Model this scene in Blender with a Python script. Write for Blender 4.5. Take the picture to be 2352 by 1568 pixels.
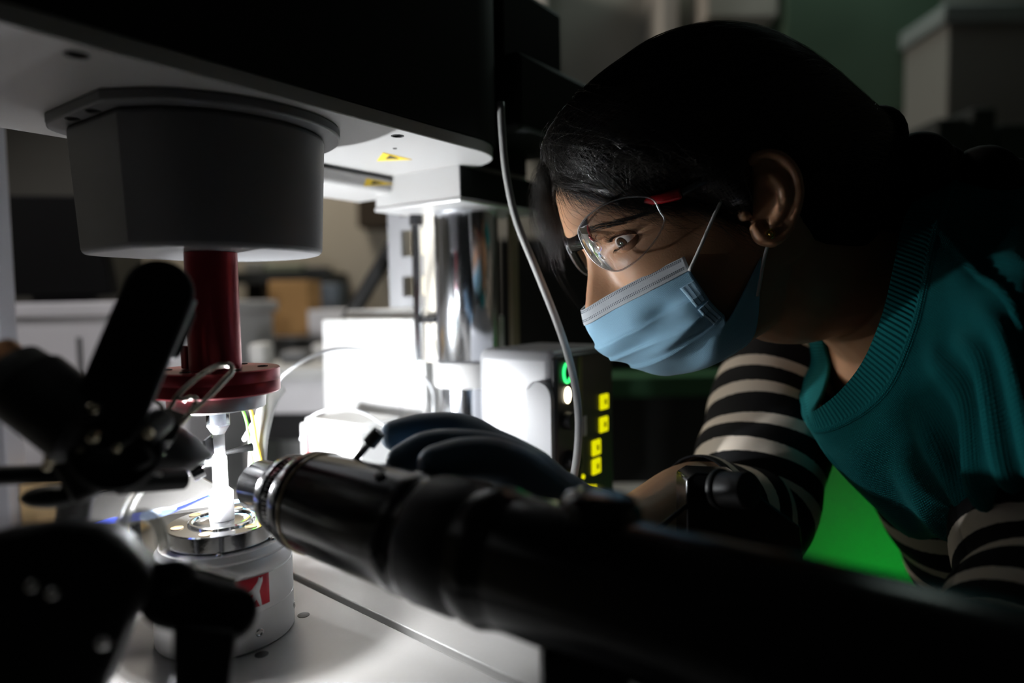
import bpy, bmesh, math, random
import numpy as np
from mathutils import Vector, Matrix
from mathutils.bvhtree import BVHTree

for _o in list(bpy.data.objects):
    bpy.data.objects.remove(_o)
S = bpy.context.scene
COL = S.collection
random.seed(7)
rng = np.random.default_rng(7)

# ------------------------------------------------------------------ camera, world, exposure
CAM_Z = 1.15
cam_data = bpy.data.cameras.new('camera')
cam = bpy.data.objects.new('camera', cam_data)
COL.objects.link(cam)
cam_data.sensor_width = 36.0
cam_data.lens = 24.0
cam_data.clip_start = 0.02
cam_data.dof.use_dof = True
cam_data.dof.focus_distance = 0.52
cam_data.dof.aperture_fstop = 2.0
CAM_M = Matrix.Translation((0, 0, CAM_Z)) @ Matrix.Rotation(math.radians(90 - 3.39), 4, 'X') @ Matrix.Rotation(math.radians(-1.0), 4, 'Z')
cam.matrix_world = CAM_M
S.camera = cam

world = bpy.data.worlds.new('room_gloom')
S.world = world
world.use_nodes = True
bg = world.node_tree.nodes['Background']
bg.inputs[0].default_value = (0.80, 0.86, 0.84, 1)
bg.inputs[1].default_value = 0.006
S.view_settings.view_transform = 'Standard'
S.view_settings.look = 'None'
S.view_settings.gamma = 1.0
S.view_settings.exposure = 0.0
S.view_settings.use_curve_mapping = False
S.cycles.use_denoising = True
S.cycles.max_bounces = 10
S.cycles.transparent_max_bounces = 16

LAMP_POWER = 3800.0      # radiance of the small sample lamp's glowing face
# unseen fill lights added to brighten the background at back left and right
def area(name, loc, aim, size, power, color):
    d = bpy.data.lights.new(name, 'AREA')
    d.shape = 'SQUARE'; d.size = size; d.energy = power; d.color = color
    o = bpy.data.objects.new(name, d); COL.objects.link(o)
    o.location = loc
    o.rotation_euler = (Vector(aim) - Vector(loc)).to_track_quat('-Z', 'Y').to_euler()
    return o
area('fill_light_back', (-0.9, 2.0, 2.6), (-0.7, 1.9, 0.8), 0.5, 22.0, (1.0, 0.93, 0.82))
sd_ = bpy.data.lights.new('fill_spot_left', 'SPOT'); sd_.energy = 42.0; sd_.color = (1.0, 0.96, 0.98); sd_.spot_size = math.radians(52); sd_.spot_blend = 0.6; sd_.shadow_soft_size = 0.08  # unseen spot added to brighten the grey cabinet
so_ = bpy.data.objects.new('fill_spot_left', sd_); COL.objects.link(so_); so_.location = (-1.35, 0.35, 2.3)
so_.rotation_euler = (Vector((-0.90, 1.25, 0.95)) - so_.location).to_track_quat('-Z', 'Y').to_euler()
area('fill_light_right', (1.1, 2.2, 2.6), (0.9, 2.3, 1.0), 0.6, 3.0, (0.80, 1.0, 0.92))

# ------------------------------------------------------------------ geometry of the view: where a pixel's ray meets a depth or a plane
F_PX = 1568.0
CAM_C = np.array([0, 0, CAM_Z])
CAM_R = np.array(CAM_M.to_3x3())
def ray(px, py):
    return CAM_R @ np.array([(px - 1176.0) / F_PX, -(py - 784.0) / F_PX, -1.0])
def W(px, py, d):
    return CAM_C + ray(px, py) * d
def G(px, py, zr):
    r = ray(px, py); t = zr / r[2]
    return CAM_C + r * t

# machine frame: origin under the sample shaft, a = along the arm to its column, b = across
AX = W(510, 1180, 0.5)[:2]
YAW = math.radians(54)
A_ = np.array([math.cos(YAW), math.sin(YAW)]); B_ = np.array([-A_[1], A_[0]])
def M(a, b, zr):
    p = AX + A_ * a + B_ * b
    return np.array([p[0], p[1], CAM_Z + zr])

# ------------------------------------------------------------------ materials
MATS = {}
def mat(name, color, rough=0.5, metal=0.0, spec=0.5, bump=0.0, bscale=200.0, mottle=0.0, mscale=30.0, **kw):
    if name in MATS: return MATS[name]
    m = bpy.data.materials.new(name); m.use_nodes = True
    nt = m.node_tree; b = nt.nodes['Principled BSDF']
    b.inputs['Base Color'].default_value = (*color, 1)
    b.inputs['Roughness'].default_value = rough
    b.inputs['Metallic'].default_value = metal
    b.inputs['Specular IOR Level'].default_value = spec
    for k, v in kw.items():
        b.inputs[k.replace('_', ' ')].default_value = v
    if bump or mottle:
        tc = nt.nodes.new('ShaderNodeTexCoord')
    if bump:
        n = nt.nodes.new('ShaderNodeTexNoise'); n.inputs['Scale'].default_value = bscale; n.inputs['Detail'].default_value = 3
        nt.links.new(tc.outputs['Object'], n.inputs['Vector'])
        bp = nt.nodes.new('ShaderNodeBump'); bp.inputs['Strength'].default_value = bump; bp.inputs['Distance'].default_value = 0.001
        nt.links.new(n.outputs['Fac'], bp.inputs['Height']); nt.links.new(bp.outputs['Normal'], b.inputs['Normal'])
    if mottle:
        n2 = nt.nodes.new('ShaderNodeTexNoise'); n2.inputs['Scale'].default_value = mscale; n2.inputs['Detail'].default_value = 4
        nt.links.new(tc.outputs['Object'], n2.inputs['Vector'])
        mx = nt.nodes.new('ShaderNodeMix'); mx.data_type = 'RGBA'
        mx.inputs['A'].default_value = (*[c * (1 - mottle) for c in color], 1)
        mx.inputs['B'].default_value = (*[min(1, c * (1 + mottle)) for c in color], 1)
        nt.links.new(n2.outputs['Fac'], mx.inputs['Factor']); nt.links.new(mx.outputs['Result'], b.inputs['Base Color'])
    MATS[name] = m
    return m
def emit(name, color, strength):
    if name in MATS: return MATS[name]
    m = bpy.data.materials.new(name); m.use_nodes = True
    b = m.node_tree.nodes['Principled BSDF']
    b.inputs['Base Color'].default_value = (*[c * 0.4 for c in color], 1)
    b.inputs['Emission Color'].default_value = (*color, 1)
    b.inputs['Emission Strength'].default_value = strength
    MATS[name] = m
    return m
def clear(name, tint=(1, 1, 1), ior=1.45, rough=0.02, boost=1.0):
    """thin clear plastic: what passes straight through plus a Fresnel reflection"""
    if name in MATS: return MATS[name]
    m = bpy.data.materials.new(name); m.use_nodes = True
    nt = m.node_tree; nt.nodes.clear()
    out = nt.nodes.new('ShaderNodeOutputMaterial'); mix = nt.nodes.new('ShaderNodeMixShader')
    t = nt.nodes.new('ShaderNodeBsdfTransparent'); g = nt.nodes.new('ShaderNodeBsdfGlossy'); fr = nt.nodes.new('ShaderNodeFresnel')
    t.inputs['Color'].default_value = (*tint, 1); g.inputs['Roughness'].default_value = rough
    fr.inputs['IOR'].default_value = ior
    mu = nt.nodes.new('ShaderNodeMath'); mu.operation = 'MULTIPLY'; mu.inputs[1].default_value = boost; mu.use_clamp = True
    nt.links.new(fr.outputs[0], mu.inputs[0]); nt.links.new(mu.outputs[0], mix.inputs[0])
    nt.links.new(t.outputs[0], mix.inputs[1]); nt.links.new(g.outputs[0], mix.inputs[2]); nt.links.new(mix.outputs[0], out.inputs[0])
    MATS[name] = m
    return m

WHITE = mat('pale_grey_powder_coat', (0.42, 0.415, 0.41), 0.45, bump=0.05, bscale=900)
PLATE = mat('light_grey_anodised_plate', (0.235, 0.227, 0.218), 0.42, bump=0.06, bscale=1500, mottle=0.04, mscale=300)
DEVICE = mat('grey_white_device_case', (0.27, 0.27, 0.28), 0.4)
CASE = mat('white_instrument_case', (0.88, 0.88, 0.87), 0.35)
HOUS = mat('grey_housing_plastic', (0.145, 0.145, 0.152), 0.5, bump=0.05, bscale=900)
BLACKP = mat('black_powder_coat', (0.008, 0.009, 0.009), 0.6, spec=0.15)
BLACKG = mat('black_gloss_metal', (0.007, 0.0065, 0.007), 0.19, spec=0.5)
BLACKM = mat('black_matt_plastic', (0.008, 0.008, 0.009), 0.5, spec=0.3)
RED = mat('red_anodised_metal', (0.25, 0.018, 0.028), 0.30, metal=0.6)
SILVER = mat('machined_aluminium', (0.80, 0.79, 0.78), 0.22, metal=1.0, bump=0.04, bscale=400)
POLISH = mat('mirror_polished_aluminium', (0.80, 0.80, 0.80), 0.10, metal=1.0, bump=0.03, bscale=300)
RINGM = mat('turned_aluminium', (0.72, 0.72, 0.73), 0.34, metal=0.75)
SATIN = mat('satin_aluminium', (0.66, 0.66, 0.66), 0.42, metal=0.55)
CHROME = mat('polished_chrome', (0.78, 0.80, 0.84), 0.13, metal=1.0)
DARKHOLE = mat('dark_screw_hole', (0.01, 0.01, 0.01), 0.6)
SAMPLE = mat('frosted_white_polymer', (0.93, 0.94, 0.96), 0.4, Subsurface_Weight=0.8, Subsurface_Scale=0.010, Subsurface_Radius=(1.0, 1.0, 1.0))
CABLE = mat('white_cable_sheath', (0.40, 0.40, 0.39), 0.45)
YELLOWST = mat('yellow_warning_label', (0.80, 0.56, 0.03), 0.5)
SKIN = mat('brown_skin', (0.42, 0.225, 0.125), 0.48, spec=0.4, bump=0.12, bscale=700, mottle=0.10, mscale=60,
           Subsurface_Weight=0.25, Subsurface_Scale=0.004, Subsurface_Radius=(1.0, 0.35, 0.2))
HAIR = mat('black_hair', (0.010, 0.009, 0.008), 0.42, spec=0.4)

# ------------------------------------------------------------------ object helpers
def tag(o, label=None, cat=None, group=None, kind=None):
    if label: o['label'] = label
    if cat: o['category'] = cat
    if group: o['group'] = group
    if kind: o['kind'] = kind
    return o
def thing(name, label, cat, loc, rz=0.0, group=None):
    o = bpy.data.objects.new(name, None); COL.objects.link(o)
    o.empty_display_size = 0.02
    o.location = Vector(loc); o.rotation_euler = (0, 0, rz)
    return tag(o, label, cat, group)
def mtx(o):
    m = Matrix.Translation(o.location) @ o.rotation_euler.to_matrix().to_4x4()
    return mtx(o.parent) @ m if o.parent else m
def link_mesh(name, me, material, parent=None, bevel=0.0, seg=2, solid=0.0, smooth=40, subsurf=0):
    o = bpy.data.objects.new(name, me); COL.objects.link(o)
    for mm in (material if isinstance(material, (list, tuple)) else [material]):
        me.materials.append(mm)
    if parent is not None:
        me.transform(mtx(parent).inverted()); o.parent = parent
    if smooth:
        me.polygons.foreach_set('use_smooth', [True] * len(me.polygons))
        if smooth < 170: me.set_sharp_from_angle(angle=math.radians(smooth))
    if solid:
        md = o.modifiers.new('thick', 'SOLIDIFY'); md.thickness = solid; md.offset = 0
    if bevel:
        md = o.modifiers.new('bevel', 'BEVEL'); md.width = bevel; md.segments = seg; md.limit_method = 'ANGLE'; md.angle_limit = math.radians(35)
        md.harden_normals = False
    if subsurf:
        md = o.modifiers.new('subdivision', 'SUBSURF'); md.levels = md.render_levels = subsurf
    return o

def basis(d):
    d = np.array(d, float); d /= np.linalg.norm(d)
    h = np.array([0, 0, 1.0]) if abs(d[2]) < 0.9 else np.array([1.0, 0, 0])
    u = np.cross(d, h); u /= np.linalg.norm(u); v = np.cross(u, d)
    return d, u, v
def catmull(P, n):
    """smooth open curve through the points P, n samples"""
    P = np.array(P, float); k = len(P)
    if k == 2: 
        t = np.linspace(0, 1, n)[:, None]; return P[0] * (1 - t) + P[1] * t
    Q = np.vstack([2 * P[0] - P[1], P, 2 * P[-1] - P[-2]])
    out = []
    for s in np.linspace(0, k - 1 - 1e-9, n):
        i = int(s); t = s - i
        p0, p1, p2, p3 = Q[i], Q[i + 1], Q[i + 2], Q[i + 3]
        out.append(0.5 * (2 * p1 + (p2 - p0) * t + (2 * p0 - 5 * p1 + 4 * p2 - p3) * t * t + (3 * p1 - p0 - 3 * p2 + p3) * t ** 3))
    return np.array(out)
def catmull_closed(P, n):
    P = np.array(P, float); k = len(P); out = []
    for s in np.linspace(0, k, n, endpoint=False):
        i = int(s); t = s - i
        p0, p1, p2, p3 = P[(i - 1) % k], P[i % k], P[(i + 1) % k], P[(i + 2) % k]
        out.append(0.5 * (2 * p1 + (p2 - p0) * t + (2 * p0 - 5 * p1 + 4 * p2 - p3) * t * t + (3 * p1 - p0 - 3 * p2 + p3) * t ** 3))
    return np.array(out)

class MB:
    """collects faces for ONE mesh object"""
    def __init__(self): self.v, self.f, self.uv = [], [], {}
    def add(self, v, f):
        o = len(self.v); self.v.extend([tuple(map(float, p)) for p in v]); self.f.extend([tuple(i + o for i in q) for q in f]); return o
    def box(self, c, half, ax=None):
        """box at c with half sizes along the axes ax (three vectors)"""
        ax = np.eye(3) if ax is None else np.array(ax)
        v = [np.array(c) + ax[0] * half[0] * x + ax[1] * half[1] * y + ax[2] * half[2] * z for x in (-1, 1) for y in (-1, 1) for z in (-1, 1)]
        self.add(v, [(0, 1, 3, 2), (4, 6, 7, 5), (0, 4, 5, 1), (2, 3, 7, 6), (0, 2, 6, 4), (1, 5, 7, 3)]); return self
    def mbox(self, a0, a1, b0, b1, z0, z1):
        """box in the machine frame"""
        c = M((a0 + a1) / 2, (b0 + b1) / 2, (z0 + z1) / 2)
        return self.box(c, ((a1 - a0) / 2, (b1 - b0) / 2, (z1 - z0) / 2), [[*A_, 0], [*B_, 0], [0, 0, 1]])
    def wbox(self, x0, x1, y0, y1, z0, z1):
        return self.box(((x0 + x1) / 2, (y0 + y1) / 2, (z0 + z1) / 2), ((x1 - x0) / 2, (y1 - y0) / 2, (z1 - z0) / 2))
    def lathe(self, o, d, prof, n=48, cap=True):
        """profile [(s, r), ...] turned about the line o + s d"""
        d, u, v = basis(d); o = np.array(o, float); rings = []
        V = []; Fc = []
        for s, r in prof:
            rings.append(len(V))
            for i in range(n):
                t = 2 * math.pi * i / n
                V.append(o + d * s + (u * math.cos(t) + v * math.sin(t)) * max(r, 1e-5))
        for a, b in zip(rings, rings[1:]):
            for i in range(n):
                j = (i + 1) % n; Fc.append((a + i, a + j, b + j, b + i))
        if cap:
            Fc.append(tuple(rings[0] + i for i in reversed(range(n)))); Fc.append(tuple(rings[-1] + i for i in range(n)))
        self.add(V, Fc); return self
    def cyl(self, p, q, r, n=24, r2=None):
        p = np.array(p, float); q = np.array(q, float)
        return self.lathe(p, q - p, [(0, r), (np.linalg.norm(q - p), r if r2 is None else r2)], n)
    def tube(self, P, r, n=10, closed=False, cap=True):
        P = np.array(P, float); k = len(P)
        r = np.full(k, r) if np.isscalar(r) else np.array(r)
        V = []; Fc = []; u = None
        for i in range(k):
            if closed: d = P[(i + 1) % k] - P[i - 1]
            else: d = P[min(i + 1, k - 1)] - P[max(i - 1, 0)]
            d = d / (np.linalg.norm(d) + 1e-12)
            if u is None: u = basis(d)[1]
            u = u - d * (u @ d); u /= np.linalg.norm(u) + 1e-12; w = np.cross(d, u)
            for j in range(n):
                t = 2 * math.pi * j / n; V.append(P[i] + (u * math.cos(t) + w * math.sin(t)) * r[i])
        for i in range(k if closed else k - 1):
            a = i * n; b = ((i + 1) % k) * n
            for j in range(n):
                q = (j + 1) % n; Fc.append((a + j, a + q, b + q, b + j))
        if not closed and cap:
            Fc.append(tuple(reversed(range(n)))); Fc.append(tuple((k - 1) * n + j for j in range(n)))
        self.add(V, Fc); return self
    def prism(self, poly, z0, z1, scale0=1.0, center=None):
        """polygon of (a, b) machine coordinates extruded between two heights; the lower end may be scaled"""
        n = len(poly); c = np.array(center if center is not None else np.mean(poly, 0))
        lo = [M(*(c + (np.array(p) - c) * scale0), z0) for p in poly]; hi = [M(*p, z1) for p in poly]
        self.add(lo + hi, [(i, (i + 1) % n, n + (i + 1) % n, n + i) for i in range(n)] + [tuple(reversed(range(n))), tuple(range(n, 2 * n))]); return self
    def slab(self, poly3, thick):
        """planar polygon of 3-D points given thickness along its normal"""
        P = np.array(poly3, float); n = len(P)
        nr = np.zeros(3)
        for i in range(n): nr += np.cross(P[i], P[(i + 1) % n])
        nr /= np.linalg.norm(nr)
        self.add(list(P) + list(P - nr * thick), [tuple(range(n)), tuple(reversed(range(n, 2 * n)))] + [((i + 1) % n, i, n + i, n + (i + 1) % n) for i in range(n)]); return self
    def ball(self, c, r, n=20, m=12, ax=None):
        r = np.array([r] * 3 if np.isscalar(r) else r, float); ax = np.eye(3) if ax is None else np.array(ax)
        V = []; Fc = []
        for i in range(m + 1):
            p = math.pi * i / m
            for j in range(n):
                t = 2 * math.pi * j / n
                q = np.array([math.sin(p) * math.cos(t), math.sin(p) * math.sin(t), math.cos(p)]) * r
                V.append(np.array(c) + q @ ax)
        for i in range(m):
            for j in range(n):
                k = (j + 1) % n; Fc.append((i * n + j, (i + 1) * n + j, (i + 1) * n + k, i * n + k))
        self.add(V, Fc); return self
    def grid(self, P, uv=False, wrap=False):
        """rows x cols array of points as a sheet"""
        P = np.array(P, float); R, Cn = P.shape[:2]; o = len(self.v); Fc = []
        self.v.extend([tuple(p) for p in P.reshape(-1, 3)])
        for i in range(R - 1):
            for j in range(Cn if wrap else Cn - 1):
                k = (j + 1) % Cn; Fc.append((o + i * Cn + j, o + i * Cn + k, o + (i + 1) * Cn + k, o + (i + 1) * Cn + j))
        self.f.extend(Fc)
        if uv:
            for i in range(R):
                for j in range(Cn): self.uv[o + i * Cn + j] = (j / (Cn - 1), i / (R - 1))
        return self
    def mesh(self, name='m'):
        me = bpy.data.meshes.new(name); me.from_pydata(self.v, [], self.f); me.validate()
        if self.uv:
            l = me.uv_layers.new(name='UVMap')
            for lp in me.loops: l.data[lp.index].uv = self.uv.get(lp.vertex_index, (0, 0))
        bm = bmesh.new(); bm.from_mesh(me); bmesh.ops.remove_doubles(bm, verts=bm.verts, dist=1e-7); bmesh.ops.recalc_face_normals(bm, faces=bm.faces); bm.to_mesh(me); bm.free()
        return me
    def build(self, name, material, parent=None, **kw):
        return link_mesh(name, self.mesh(name), material, parent, **kw)

def remesh(mesh_list, voxel, smooth_iter=4, factor=0.5):
    """union of overlapping closed meshes as one continuous surface"""
    bm = bmesh.new()
    for me in mesh_list: bm.from_mesh(me)
    me = bpy.data.meshes.new('union'); bm.to_mesh(me); bm.free()
    o = bpy.data.objects.new('union', me); COL.objects.link(o)
    md = o.modifiers.new('r', 'REMESH'); md.mode = 'VOXEL'; md.voxel_size = voxel; md.use_smooth_shade = True
    sm = o.modifiers.new('s', 'SMOOTH'); sm.iterations = smooth_iter; sm.factor = factor
    dg = bpy.context.evaluated_depsgraph_get(); dg.update()
    out = bpy.data.meshes.new_from_object(o.evaluated_get(dg))
    bpy.data.objects.remove(o); out.materials.clear()
    return out
def smoothstep(x, a, b):
    t = np.clip((x - a) / (b - a), 0, 1); return t * t * (3 - 2 * t)
# ------------------------------------------------------------------ the room
def struct(name, mb, m, **kw):
    return tag(mb.build(name, m, None, **kw), kind='structure')
WALLM = mat('dim_painted_wall', (0.30, 0.29, 0.26), 0.8, bump=0.1, bscale=60, mottle=0.06, mscale=3)
FLOORM = mat('grey_vinyl_floor', (0.12, 0.12, 0.12), 0.5, mottle=0.1, mscale=8)
struct('floor', MB().wbox(-2.6, 2.6, -1.0, 2.75, -0.05, 0.0), FLOORM)
struct('wall_back', MB().wbox(-2.6, 2.6, 2.65, 2.75, 0.0, 2.8), WALLM)
struct('wall_left', MB().wbox(-2.6, -2.5, -1.0, 2.65, 0.0, 2.8), WALLM)
struct('wall_right', MB().wbox(2.5, 2.6, -1.0, 2.65, 0.0, 2.8), WALLM)

BENCH_Z = CAM_Z - 0.305
bench = thing('lab_bench', 'grey lab bench that carries the test machine and all instruments', 'bench', (0, 0.6, 0))
MB().wbox(-1.3, 0.30, 0.12, 1.12, BENCH_Z - 0.03, BENCH_Z).build('bench_top', mat('grey_bench_laminate', (0.33, 0.33, 0.32), 0.4), bench, bevel=0.003)
for x, y in ((-1.2, 0.2), (0.24, 0.2), (-1.2, 1.04), (0.24, 1.04)):
    MB().wbox(x - 0.03, x + 0.03, y - 0.03, y + 0.03, 0, BENCH_Z - 0.03).build('leg', SATIN, bench)

# ------------------------------------------------------------------ rheometer
PZ = -0.2385            # height of its base plate below the lens
rh = thing('rheometer', 'large rheometer with pale overhanging arm, drum housing and chrome column', 'machine', M(0.05, 0, BENCH_Z - CAM_Z), YAW)
# base plate in two pieces with a groove between them
g0 = np.array([0.100, 0.150]); g1 = np.array([0.0611, -0.2276]); gd = (g1 - g0) / np.linalg.norm(g1 - g0)
def gl(b): 
    t = (b - g0[1]) / gd[1]; return g0[0] + gd[0] * t
front_poly = [(-0.24, 0.21), (-0.24, -0.36), (gl(-0.36) - 0.0035, -0.36), (gl(0.21) - 0.0035, 0.21)]
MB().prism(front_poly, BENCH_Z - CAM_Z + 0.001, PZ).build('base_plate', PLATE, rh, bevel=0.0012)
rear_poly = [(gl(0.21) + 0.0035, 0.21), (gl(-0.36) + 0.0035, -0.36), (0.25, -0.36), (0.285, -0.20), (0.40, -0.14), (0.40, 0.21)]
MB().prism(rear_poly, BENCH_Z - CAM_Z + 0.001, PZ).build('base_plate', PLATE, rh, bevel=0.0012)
MB().prism([(gl(0.2) - 0.0034, 0.2), (gl(-0.35) - 0.0034, -0.35), (gl(-0.35) + 0.0034, -0.35), (gl(0.2) + 0.0034, 0.2)], BENCH_Z - CAM_Z + 0.002, PZ - 0.006).build('groove_floor', mat('grey_groove_shade', (0.14, 0.135, 0.13), 0.5), rh)
for a, b in ((0.0463, -0.0286), (-0.0073, -0.0540)):
    MB().lathe(M(a, b, PZ - 0.004), (0, 0, 1), [(0, 0.0046), (0.0042, 0.0046), (0.0043, 0.0044)], 28).build('plate_hole', DARKHOLE, rh)

# overhanging arm: pale underside plate and black cover above
def rounded(poly, radii, n=10):
    out = []; k = len(poly)
    for i in range(k):
        p = np.array(poly[i]); r = radii[i]
        if r <= 0: out.append(p); continue
        d0 = np.array(poly[i - 1]) - p; d1 = np.array(poly[(i + 1) % k]) - p
        d0 /= np.linalg.norm(d0); d1 /= np.linalg.norm(d1)
        q0, q1 = p + d0 * r, p + d1 * r
        for t in np.linspace(0, 1, n): out.append(q0 * (1 - t) ** 2 + 2 * p * t * (1 - t) + q1 * t * t)
    return [tuple(p) for p in out]
arm_poly = rounded([(-0.32, -0.0755), (0.262, -0.0755), (0.278, 0.0), (0.40, 0.0), (0.40, 0.146), (-0.32, 0.146)], [0, 0.05, 0.02, 0, 0, 0.0])
MB().prism(arm_poly, 0.135, 0.146).build('arm_plate', WHITE, rh, bevel=0.001)
MB().prism([(a, b) for a, b in rounded([(-0.32, -0.0765), (0.265, -0.0765), (0.285, 0.0), (0.40, 0.0), (0.40, 0.148), (-0.32, 0.148)], [0, 0.05, 0.02, 0, 0, 0])], 0.1462, 0.62).build('arm_cover', BLACKP, rh)
MB().mbox(0.284, 0.43, -0.072, 0.10, 0.17, 0.245).build('column_cover', BLACKP, rh, bevel=0.006)
MB().mbox(0.30, 0.42, -0.040, 0.10, 0.22, 0.33).build('column_cover', BLACKP, rh, bevel=0.006)
for a, b, r in ((-0.1053, -0.058, 0.0062), (0.1296, -0.0600, 0.0052), (0.160, -0.026, 0.0018)):
    MB().lathe(M(a, b, 0.1352), (0, 0, -1), [(0, r), (0.0006, r), (0.0006, r * 0.75), (0.0002, r * 0.7)], 28).build('screw_hole', DARKHOLE, rh)
# lower lip plate behind the drum, pale, with the second warning label
MB().mbox(0.10, 0.275, 0.072, 0.150, 0.1165, 0.1335).build('lip_plate', WHITE, rh, bevel=0.006, seg=3)
def label(corners, mark):
    MB().slab(corners, 0.0005).build('warning_label', YELLOWST, rh)
    MB().slab(mark, 0.0004).build('label_mark', mat('label_print', (0.05, 0.04, 0.02), 0.6), rh)
def lz(p, z=0.1345): return G(*p, z)
label([lz((866, 370)), lz((946, 367)), lz((905, 357)), lz((880, 351))], [lz((886, 365), .1339), lz((915, 365), .1339), lz((895, 358), .1339)])
def lab_face(b0, b1, z0, z1):
    return [M(0.0996, b0, z0), M(0.0996, b1, z0), M(0.0996, b1, z1), M(0.0996, b0, z1)]
def wl(p, off=0.0004):
    """point on the near side face of the lip plate"""
    r = ray(*p); nb = np.array([*B_, 0]); t = ((M(0.1, 0.072 - off, 0) - CAM_C) @ nb) / (r @ nb); return CAM_C + r * t
label([wl((836, 427)), wl((912, 423)), wl((872, 415)), wl((842, 409))], [wl((852, 423), .0009), wl((880, 421), .0009), wl((858, 415), .0009)])

# drum-shaped motor housing with its flange
hous = [(-0.062, 0.070), (-0.062, -0.004)]
curve = catmull([(-0.062, -0.004), (-0.040, -0.034), (-0.005, -0.052), (0.035, -0.054), (0.072, -0.038), (0.096, -0.004), (0.103, 0.040), (0.085, 0.085), (0.04, 0.105), (-0.02, 0.100), (-0.052, 0.088), (-0.062, 0.070)], 70)
hous_poly = [tuple(p) for p in curve]
cen = np.array([0.02, 0.025])
MB().prism(hous_poly, 0.0385, 0.1275, 0.945, cen).build('motor_housing', HOUS, rh, bevel=0.004, seg=3, smooth=25)
def offset(poly, d):
    out = []
    for p in poly:
        v = np.array(p) - cen; out.append(tuple(np.array(p) + v / np.linalg.norm(v) * d))
    return out
MB().prism(offset(hous_poly, 0.012), 0.1272, 0.1352).build('housing_flange', HOUS, rh, bevel=0.0015, smooth=25)
for b in (0.018, 0.048):
    MB().lathe(M(-0.0662, b, 0.1271), (0, 0, -1), [(0, 0.0045), (0.0005, 0.0045), (0.0005, 0.0035), (-0.0, 0.003)], 20).build('flange_screw', DARKHOLE, rh)
# column: block, chrome column, collar, rod, slotted rack
MB().mbox(0.2512, 0.40, -0.0223, 0.098, 0.1035, 0.1355).build('column_block', WHITE, rh, bevel=0.001)
MB().mbox(0.2516, 0.399, -0.0231, -0.0222, 0.1042, 0.1340).build('block_side_shade', BLACKP, rh)  # black sheet added to paint the shade on the block's right face
MB().mbox(0.2500, 0.402, -0.0235, 0.099, 0.0995, 0.1034).build('block_trim', SATIN, rh, bevel=0.001)
cz = lambda z: M(0.322, 0.030, z)
MB().lathe(cz(-0.066), (0, 0, 1), [(0, 0.0355), (0.001, 0.0362), (0.165, 0.0362)], 64).build('chrome_column', CHROME, rh)
MB().lathe(cz(-0.094), (0, 0, 1), [(0, 0.039), (0.002, 0.040), (0.026, 0.040), (0.0275, 0.039)], 64).build('column_collar', WHITE, rh)
MB().lathe(cz(PZ), (0, 0, 1), [(0, 0.0335), (0.145, 0.0335)], 64).build('lower_column', CHROME, rh)
MB().cyl(M(0.300, 0.085, -0.068), M(0.300, 0.085, 0.092), 0.0056, 20).build('guide_rod', CHROME, rh)
MB().cyl(M(0.300, 0.085, 0.088), M(0.300, 0.085, 0.102), 0.0075, 20).build('rod_clamp', BLACKM, rh)
MB().mbox(0.293, 0.307, 0.055, 0.078, -0.023, -0.016).build('rod_bracket', BLACKM, rh)
MB().mbox(0.305, 0.312, 0.060, 0.079, -0.068, 0.0995).build('backing_strip', mat('cream_strip', (0.62, 0.58, 0.50), 0.5), rh)
MB().mbox(0.335, 0.341, 0.145, 0.168, -0.006, 0.132).build('rack_rail', DEVICE, rh, bevel=0.001)
for z0, z1 in ((0.118, 0.132), (0.089, 0.106), (0.0325, 0.057), (-0.006, 0.008)):
    MB().mbox(0.335, 0.341, 0.098, 0.146, z0, z1).build('rack_rung', DEVICE, rh, bevel=0.001)
for z0, z1 in ((0.106, 0.118), (0.057, 0.089), (0.008, 0.0325)):
    MB().mbox(0.3362, 0.342, 0.099, 0.128, z0 + 0.001, z1 - 0.001).build('rack_insert', mat('cream_insert', (0.92, 0.84, 0.62), 0.5), rh)
# yellow-white strut seen right of the column: dark rail with one pale edge
MB().mbox(0.36, 0.372, -0.006, 0.0, -0.06, 0.10).build('edge_rail', mat('dull_brass_edge', (0.30, 0.26, 0.18), 0.4, metal=0.6), rh)

# ------------------------------------------------------------------ red upper fixture
uf = thing('upper_fixture', 'dark red anodised shaft and flange hanging under the drum housing', 'fixture', M(0, 0, -0.075), YAW)
c0 = lambda z: M(0, 0, z)
MB().lathe(c0(-0.046), (0, 0, 1), [(0, 0.0178), (0.0842, 0.0178)], 48).build('drive_shaft', RED, uf)
MB().mbox(-0.0165, -0.010, 0.010, 0.0175, -0.0445, -0.028).build('shaft_key', RED, uf, bevel=0.001)
MB().lathe(c0(-0.0625), (0, 0, 1), [(0, 0.0430), (0.001, 0.0440), (0.0085, 0.0440), (0.0090, 0.0436), (0.0095, 0.0440), (0.0170, 0.0440), (0.0178, 0.0432)], 72).build('red_flange', RED, uf)
for k in range(6):
    t = k * math.pi / 3 + 0.4
    MB().lathe(M(0.032 * math.cos(t), 0.032 * math.sin(t), -0.0447), (0, 0, 1), [(0, 0.0036), (0.0006, 0.0036), (0.0006, 0.0027), (0.0001, 0.0026)], 20).build('flange_screw', DARKHOLE, uf)
MB().lathe(c0(-0.0735), (0, 0, 1), [(0, 0.0325), (0.0005, 0.0332), (0.0105, 0.0335), (0.0110, 0.0332)], 72).build('aluminium_ring', RINGM, uf)
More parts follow.
